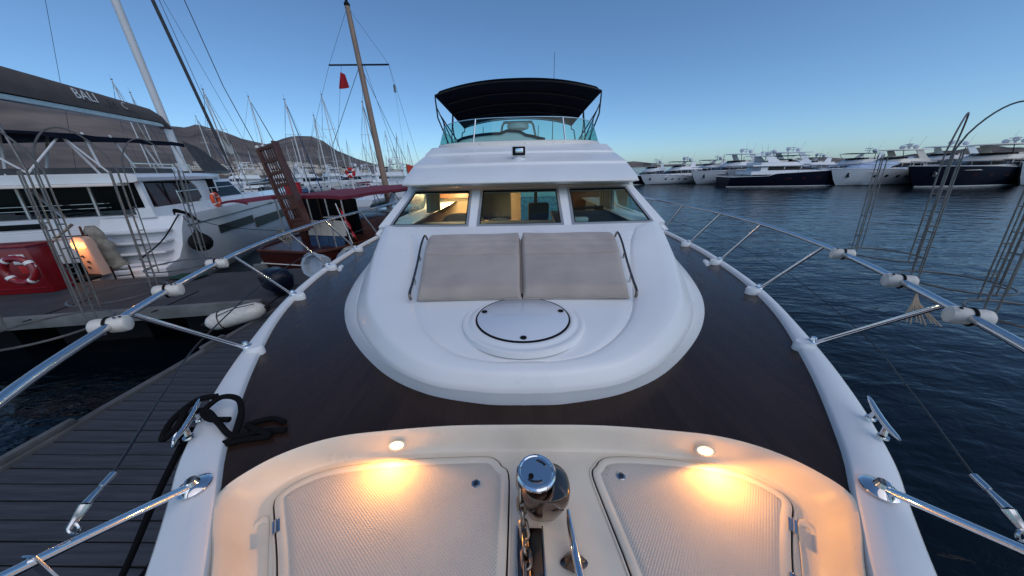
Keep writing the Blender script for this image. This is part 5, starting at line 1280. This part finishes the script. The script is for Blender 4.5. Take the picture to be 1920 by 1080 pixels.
# ================================================================== motor cruisers (bow +y)
def cruiser(label,L=17,hm='whull',H=2.1,fly=True,hard=True,domes=2,sup='whull',canvas=False,cat='motor yacht',win='smoke',group=None,arch=0,stripe=None):
    t=thing('moored_motor_yacht',label,cat,(0,0,0),group=group)
    Bm=L*.135
    bt=lambda s: interp([(0,.86),(.2,.97),(.5,1.0),(.7,.86),(.85,.55),(.95,.22),(1,.02)],s)*Bm
    dt=lambda s: interp([(0,.62),(.25,.66),(.30,.80),(.6,.92),(1,1.0)],s)*H
    b=B(); r=[]
    for i in range(21):
        s=i/20; w,h=bt(s),dt(s); y=(s-.5)*L; k=(max(0,s-.6)/.4)**1.5*L*.11
        r.append([(-w,y,h),(-w*.97,y-k*.1,h*.86),(-w*.84,y-k*.5,h*.35),(-w*.7,y-k*.9,.02),(-w*.3,y-k,-.3),(w*.3,y-k,-.3),(w*.7,y-k*.9,.02),(w*.84,y-k*.5,h*.35),(w*.97,y-k*.1,h*.86),(w,y,h)])
    b.grid(r); b.cap(r[0]); hb=b.build('hull',hm,t,smooth=True,angle=45)
    b=B(); b.grid([[Vector(q[0])+Vector((.06,0,-.05)) for q in r],[Vector(q[-1])+Vector((-.06,0,-.05)) for q in r]]); b.build('deck','gel2',t)
    b=B()
    for q in (0,-1): b.tube([Vector(p[q])+Vector((0,0,.03)) for p in r],.045,5)
    b.build('bulwark_cap','whull',hb,smooth=True)
    b=B(); b.grid([[Vector(p[3])+Vector((-.01,0,-.1)),Vector(p[3])+Vector((-.03,0,.12))] for p in r]); b.grid([[Vector(p[6])+Vector((.01,0,-.1)),Vector(p[6])+Vector((.03,0,.12))] for p in r]); b.build('boot_stripe','boot' if hm!='nhull' else 'whitep',hb)
    for s in (-1,1):
        for f in (.40,.52,.62,.70):
            j=int(f*20); p0,p1=(Vector(r[j][2 if s<0 else 7]),Vector(r[j][1 if s<0 else 8])); c=p0.lerp(p1,.45); d0=Vector(r[j+1][2 if s<0 else 7])-p0
            u=d0.normalized()*L*.020; v=(p1-p0)*.14; b=B(); nrm=u.cross(v).normalized(); nrm=nrm if nrm.x*s>0 else -nrm
            b.prism([c-u*(1.2 if f<.45 else .7)-v,c+u*(1.2 if f<.45 else .7)-v,c+u*(1.1 if f<.45 else .5)+v,c-u*(1.3 if f<.45 else .8)+v],nrm*.02); b.build('hull_window','smoke' if hm!='nhull' else 'plum',hb)
        j=18; p0,p1=(Vector(r[j][2 if s<0 else 7]),Vector(r[j][1 if s<0 else 8])); c=p0.lerp(p1,.55); b=B(); b.box(c+Vector((s*.03,0,0)),(.10,L*.022,H*.26)); b.build('anchor_pocket','boot',hb); b=B(); b.tube([c+Vector((s*.10,-.12,.15)),c+Vector((s*.12,0,-.15)),c+Vector((s*.10,.15,.12))],.04,6); b.build('anchor','steel',hb,smooth=True)
    def tier(y0,y1,z0,z1,w0,w1,fr,ar,m,nm,par=t,nose=.45):
        b=B(); rg=[]
        for z,w,f in ((z0,w0,0),((z0+z1)/2,(w0+w1)/2,.5),(z1,w1,1)):
            rg.append([Vector(p+(z,)) for p in ((-w,(y0+ar*f)*L),(w,(y0+ar*f)*L),(w,(y1-fr*f)*L-nose*Bm*1.4),(w*.85,(y1-fr*f)*L-nose*Bm*.6),(w*.4,(y1-fr*f)*L),(-w*.4,(y1-fr*f)*L),(-w*.85,(y1-fr*f)*L-nose*Bm*.6),(-w,(y1-fr*f)*L-nose*Bm*1.4))])
        b.loft(rg); return b.build(nm,m,par,smooth=True,angle=28)
    d=H*.80
    tier(-.36,.30,d-.1,d+.42,Bm*.84,Bm*.80,.10,0,sup,'foredeck_house')
    cb=tier(-.30,.16,d+.40,d+1.25,Bm*.80,Bm*.68,.13,.01,sup,'cabin')
    tier(-.25,.150,d+.56,d+1.06,Bm*.793,Bm*.722,.085,.006,win,'cabin_window',cb)
    for s in (-1,1):
        for q in (-.14,-.03): b=B(); b.box((s*Bm*.765,q*L,d+.82),(.06,.10,.60)); b.build('window_mullion',sup,cb)
    tier(-.36,.03,d+1.22,d+1.38,Bm*.84,Bm*.80,.01,0,sup,'flybridge_deck')
    if fly:
        tier(-.30,.02,d+1.38,d+1.80,Bm*.76,Bm*.72,.04,.0,sup,'flybridge_coaming')
        tier(-.06,.000,d+1.80,d+2.05,Bm*.60,Bm*.52,.03,.0,'smoke','flybridge_screen')
        b=B(); b.box((0,-.15*L,d+1.90),(Bm*1.1,L*.08,.35)); b.build('flybridge_seat','cream' if not canvas else 'pblue',t,bevel=.05)
    z=d+1.8
    if hard:
        z=d+3.05
        tier(-.30,.02,z,z+.14,Bm*.74,Bm*.70,.01,0,sup,'hardtop')
        for s in (-1,1):
            b=B(); b.prism([(s*Bm*.70,-.29*L,d+1.7),(s*Bm*.70,-.20*L,d+1.7),(s*Bm*.66,-.13*L,z),(s*Bm*.66,-.20*L,z)],(-s*.08,0,0)); b.build('hardtop_support',sup,t)
            b=B(); b.tube([(s*Bm*.66,-.03*L,d+1.8),(s*Bm*.62,-.015*L,z)],.04,6); b.build('hardtop_post','black',t,smooth=True)
        z+=.14
    else:
        b=B()
        for s in (-1,1): b.prism([(s*Bm*.72,-.25*L,d+1.7),(s*Bm*.72,-.16*L,d+1.7),(s*Bm*.55,-.22*L,d+2.75),(s*Bm*.55,-.27*L,d+2.75)],(-s*.1,0,0))
        b.box((0,-.245*L,d+2.78),(Bm*1.15,L*.05,.12)); b.build('radar_arch',sup,t); z=d+2.84
        b=B(); rows=[[(x*Bm*.2,y*L,d+2.75+.1*(1-(x/3)**2)) for x in (-3,-2,-1,0,1,2,3)] for y in (-.2,-.1,.02)]; rows2=[[(a,c,e-.05) for a,c,e in q] for q in rows]; b.grid(rows); b.grid(rows2); b.grid([rows[-1],rows2[-1]]); b.build('bimini','navy',t,smooth=True)
        for s in (-1,1):
            b=B(); b.tube([(s*Bm*.6,.02*L,d+2.74),(s*Bm*.65,-.05*L,d+1.8)],.03,5); b.build('bimini_pole','steel',t,smooth=True)
    b=B(); b.tube([(0,-.2*L,z),(0,-.205*L,z+.8)],.06,6); b.box((0,-.2*L,z+.45),(1.2,.16,.06)); b.box((0,-.19*L,z+.75),(.9,.12,.10)); mm=b.build('radar_mast',sup,t)
    for k in range(domes):
        b=B(); b.sphere(((-.7+1.4*k/(max(1,domes-1))),-.2*L,z+.35+.25*(k%2)),.30,10,sc=(1,1,1.1)); b.lathe([(0,0),(.12,0),(.12,.3),(0,.3)],((-.7+1.4*k/(max(1,domes-1))),-.2*L,z-.02),8); b.build('radar_dome','whull',mm,smooth=True)
    for s in (-1,1): b=B(); b.tube([(s*.6,-.23*L,z),(s*.7,-.26*L,z+1.9)],[.025,.01],5); b.build('antenna','white',mm,smooth=True)
    b=B(); R_=[]
    for i in range(9,21):
        p=Vector(r[i][-1]); R_.append(Vector((p.x*.94,p.y-.05,p.z+.62)))
    b.tube(R_+[Vector((-p.x,p.y,p.z)) for p in R_[::-1]],.03,5)
    for i in range(0,len(R_),2):
        for s in (-1,1): b.tube([Vector((s*R_[i].x,R_[i].y,R_[i].z)),Vector((s*R_[i].x*1.02,R_[i].y-.1,R_[i].z-.62))],.022,4)
    b.build('bow_rail','steel',t,smooth=True)
    if canvas:
        b=B(); b.loft([[Vector(p) for p in ((-Bm*w,y*L,d+.3),(-Bm*w*.8,y*L,d+.3+h*.8),(0,y*L,d+.3+h),(Bm*w*.8,y*L,d+.3+h*.8),(Bm*w,y*L,d+.3))] for y,w,h in ((-.20,.82,.95),(.0,.82,1.35),(.12,.80,1.05),(.25,.62,.55),(.36,.3,.12))]); b.build('canvas_cover','pblue',t,smooth=True,angle=80)
    return t
def place(t,px,Y,hd,sc=1):
    p=at(px,320,Y); t.location=(p.x,Y,0); t.rotation_euler=(0,0,radians(hd)); t.scale=(sc,sc,sc*.86)
GRP='motor yachts moored across the basin'
# heading hd: bow (+y) rotated counter-clockwise; ~150 = bow points towards the camera and to the left
place(cruiser('navy-hulled motor yacht nearest the wheelhouse at the left end of the far row',13,'nhull',1.9,True,False,1,group=GRP),1216,60,128,.95)
place(cruiser('small white motor yacht, second from the left in the far row',14,'whull',1.9,True,False,2,group=GRP),1262,58,108,1.0)
place(cruiser('white motor yacht with black sun canopy, third from the left in the far row',16,'whull',2.2,True,True,2,group=GRP),1365,57,112,1.12)
place(cruiser('white motor yacht with a large dark anchor pocket and two domes, fourth from the left',18,'whull',2.3,True,True,2,group=GRP),1445,54.5,108,1.1)
place(cruiser('long navy-hulled yacht whose bow points right, in the middle of the far row',19,'nhull',2.5,True,False,2,group=GRP),1490,46.5,-98,.98)
place(cruiser('white motor yacht with cream upperworks and pale blue canvas covers',17,'whull',2.6,True,True,3,sup='cyacht',canvas=True,group=GRP),1650,45,100,.98)
place(cruiser('big navy-hulled yacht with cream arch and tall radar mast on the right',21,'nhull',2.7,True,True,3,sup='cyacht',group=GRP),1826,41,100,1.02)
place(cruiser('white yacht with a navy top cut off by the right edge of the photo',18,'whull',3.0,True,True,1,sup='nhull',group=GRP),2010,39.5,100,1.0)
place(cruiser('white motor yacht half hidden behind the third and fourth yachts of the far row',18,'whull',2.6,True,True,2,group=GRP),1400,64,104,1.0)
place(cruiser('white motor yacht behind the navy-hulled one in the middle of the far row',17,'whull',2.5,True,False,2,group=GRP),1500,62,96,.95)
place(cruiser('white motor yacht partly hidden behind the pale blue canvas covers',16,'whull',2.6,True,False,1,group=GRP),1585,50,101,1.0)
place(cruiser('white motor yacht behind the bow of the big navy yacht on the right',18,'whull',3.0,True,True,2,group=GRP),1735,47,99,1.0)
place(cruiser('low white motor yacht between the second and third yachts of the far row',14,'whull',2.2,True,False,1,group=GRP),1318,62,105,1.0)
t=cruiser('white motor cruiser with plain coachroof just left of the wheelhouse',9,'whull',1.7,False,False,0,cat='motor cruiser'); place(t,716,13.5,172,.62)
# small craft in front of town: low white boats between masts
LB=cruiser('x',11,'whull',1.6,True,False,1,cat='motor boat'); n0=[(470,50,40),(505,58,150),(590,56,-30),(612,70,60),(650,62,170),(690,74,20),(735,66,-60),(752,45,10),(560,80,90),(640,88,-80),(705,92,100),(430,70,130),(760,84,60)]
for i,(px,Y,hd) in enumerate(n0):
    p=at(px,330,Y); lab='small white motor boat among the masts, '+['left of the gangway top','behind the brown gangway','right of the tall white mast','under the tallest thin masts','behind the red lifebuoy','left of the varnished mast foot','right of the varnished mast foot','just left of the wheelhouse eave','far behind the white mast','far behind the red lifebuoy','far behind the varnished mast','by the pale sail corner','far behind the orange flag'][i]
    if i==0: LB.location=(p.x,Y,0); LB.rotation_euler=(0,0,radians(hd)); LB['label']=lab; LB['group']='small motor boats among the masts'
    else: copy_tree(LB,(p.x,Y,0),radians(hd),lab,'small motor boats among the masts')
# ================================================================== town of small white houses on the slope
def house_mesh(w_,d_,h_,m,seed,roofm='roof'):
    rnd=random.Random(seed); b=B(); b.box((0,0,h_/2-1),(w_,d_,h_+2),mi=0)
    b.box((0,0,h_+.15),(w_*1.03,d_*1.03,.3),mi=0 if rnd.random()<.7 else 1)
    if rnd.random()<.5: b.box((w_*.2,0,h_+1.2),(w_*.45,d_*.6,2.1),mi=0)
    nf=max(1,int(h_/3)); nw=max(2,int(w_/2.6))
    for f in range(nf):
        for k in range(nw):
            x=-w_/2+(k+.5)*w_/nw; b.box((x,-d_/2-.02,1.6+f*3),(w_/nw*.42,.12,1.3),mi=2)
    return b,[m,roofm,'hwin']
hp=[]
for k,(a,c,h,m) in enumerate(((11,9,6.5,'stone'),(8,8,6.2,'stone'),(14,9,6.4,'stone2'),(9,9,9.2,'stone'),(16,10,5.4,'stone'),(7,7,3.6,'stone2'))):
    bb,mm=house_mesh(a,c,h,m,k); hp.append((bb,mm))
firsts={}
adj=['white two-storey house','small white house','wide sand-coloured house','white three-storey house','long white house','low sand-coloured house']
cnt=0
for i in range(430):
    px=random.uniform(330,800) if i>60 else random.uniform(360,640)
    for _k in range(14):
        dist=random.uniform(560,1250); d=azdir(px); p=CAM+d*dist; z=hill_h(px,dist)*(1+.10*rid(p.x,p.y)); yy=proj((p.x,p.y,z+5))[1]; top=interp([(330,312),(480,308),(560,304),(640,315),(700,323),(800,330)],px)
        if top+random.uniform(-1,3)<yy<348: break
    u=random.random()
    cr=interp(crest,px); hz=332-(px-600)*.0
    top=interp([(330,300),(480,306),(560,303),(640,314),(700,322),(800,330)],px)
    d=azdir(px); p=CAM+d*dist; z=hill_h(px,dist)*(1+.10*rid(p.x,p.y))
    if yy<top-1: continue
    cnt+=1
    if cnt>288: break
    k=random.randrange(6)
    lab=adj[k]+(' near the top edge of the town, ' if yy<318 else ' on the middle slope of the town, ' if yy<332 else ' low by the waterfront, ')+('far left, behind the catamaran' if px<440 else 'left of the gangway' if px<480 else 'just right of the gangway' if px<560 else 'behind the tall thin masts' if px<640 else 'left of the varnished mast' if px<700 else 'at the foot of the slope by the wheelhouse')
    if k not in firsts:
        bb,mm=hp[k]; o=bb.build('house',mm); firsts[k]=o
    else: o=firsts[k].copy(); COL.objects.link(o)
    o.location=(p.x,p.y,z); o.rotation_euler=(0,0,atan2(-d.x,d.y)+random.uniform(-.6,.6)); s=random.uniform(.6,.95)*(1+(dist-600)/1200); o.scale=(s,s,s)
    o['label']=lab; o['category']='house'; o['group']=lab.replace(adj[k],adj[k]+'s')
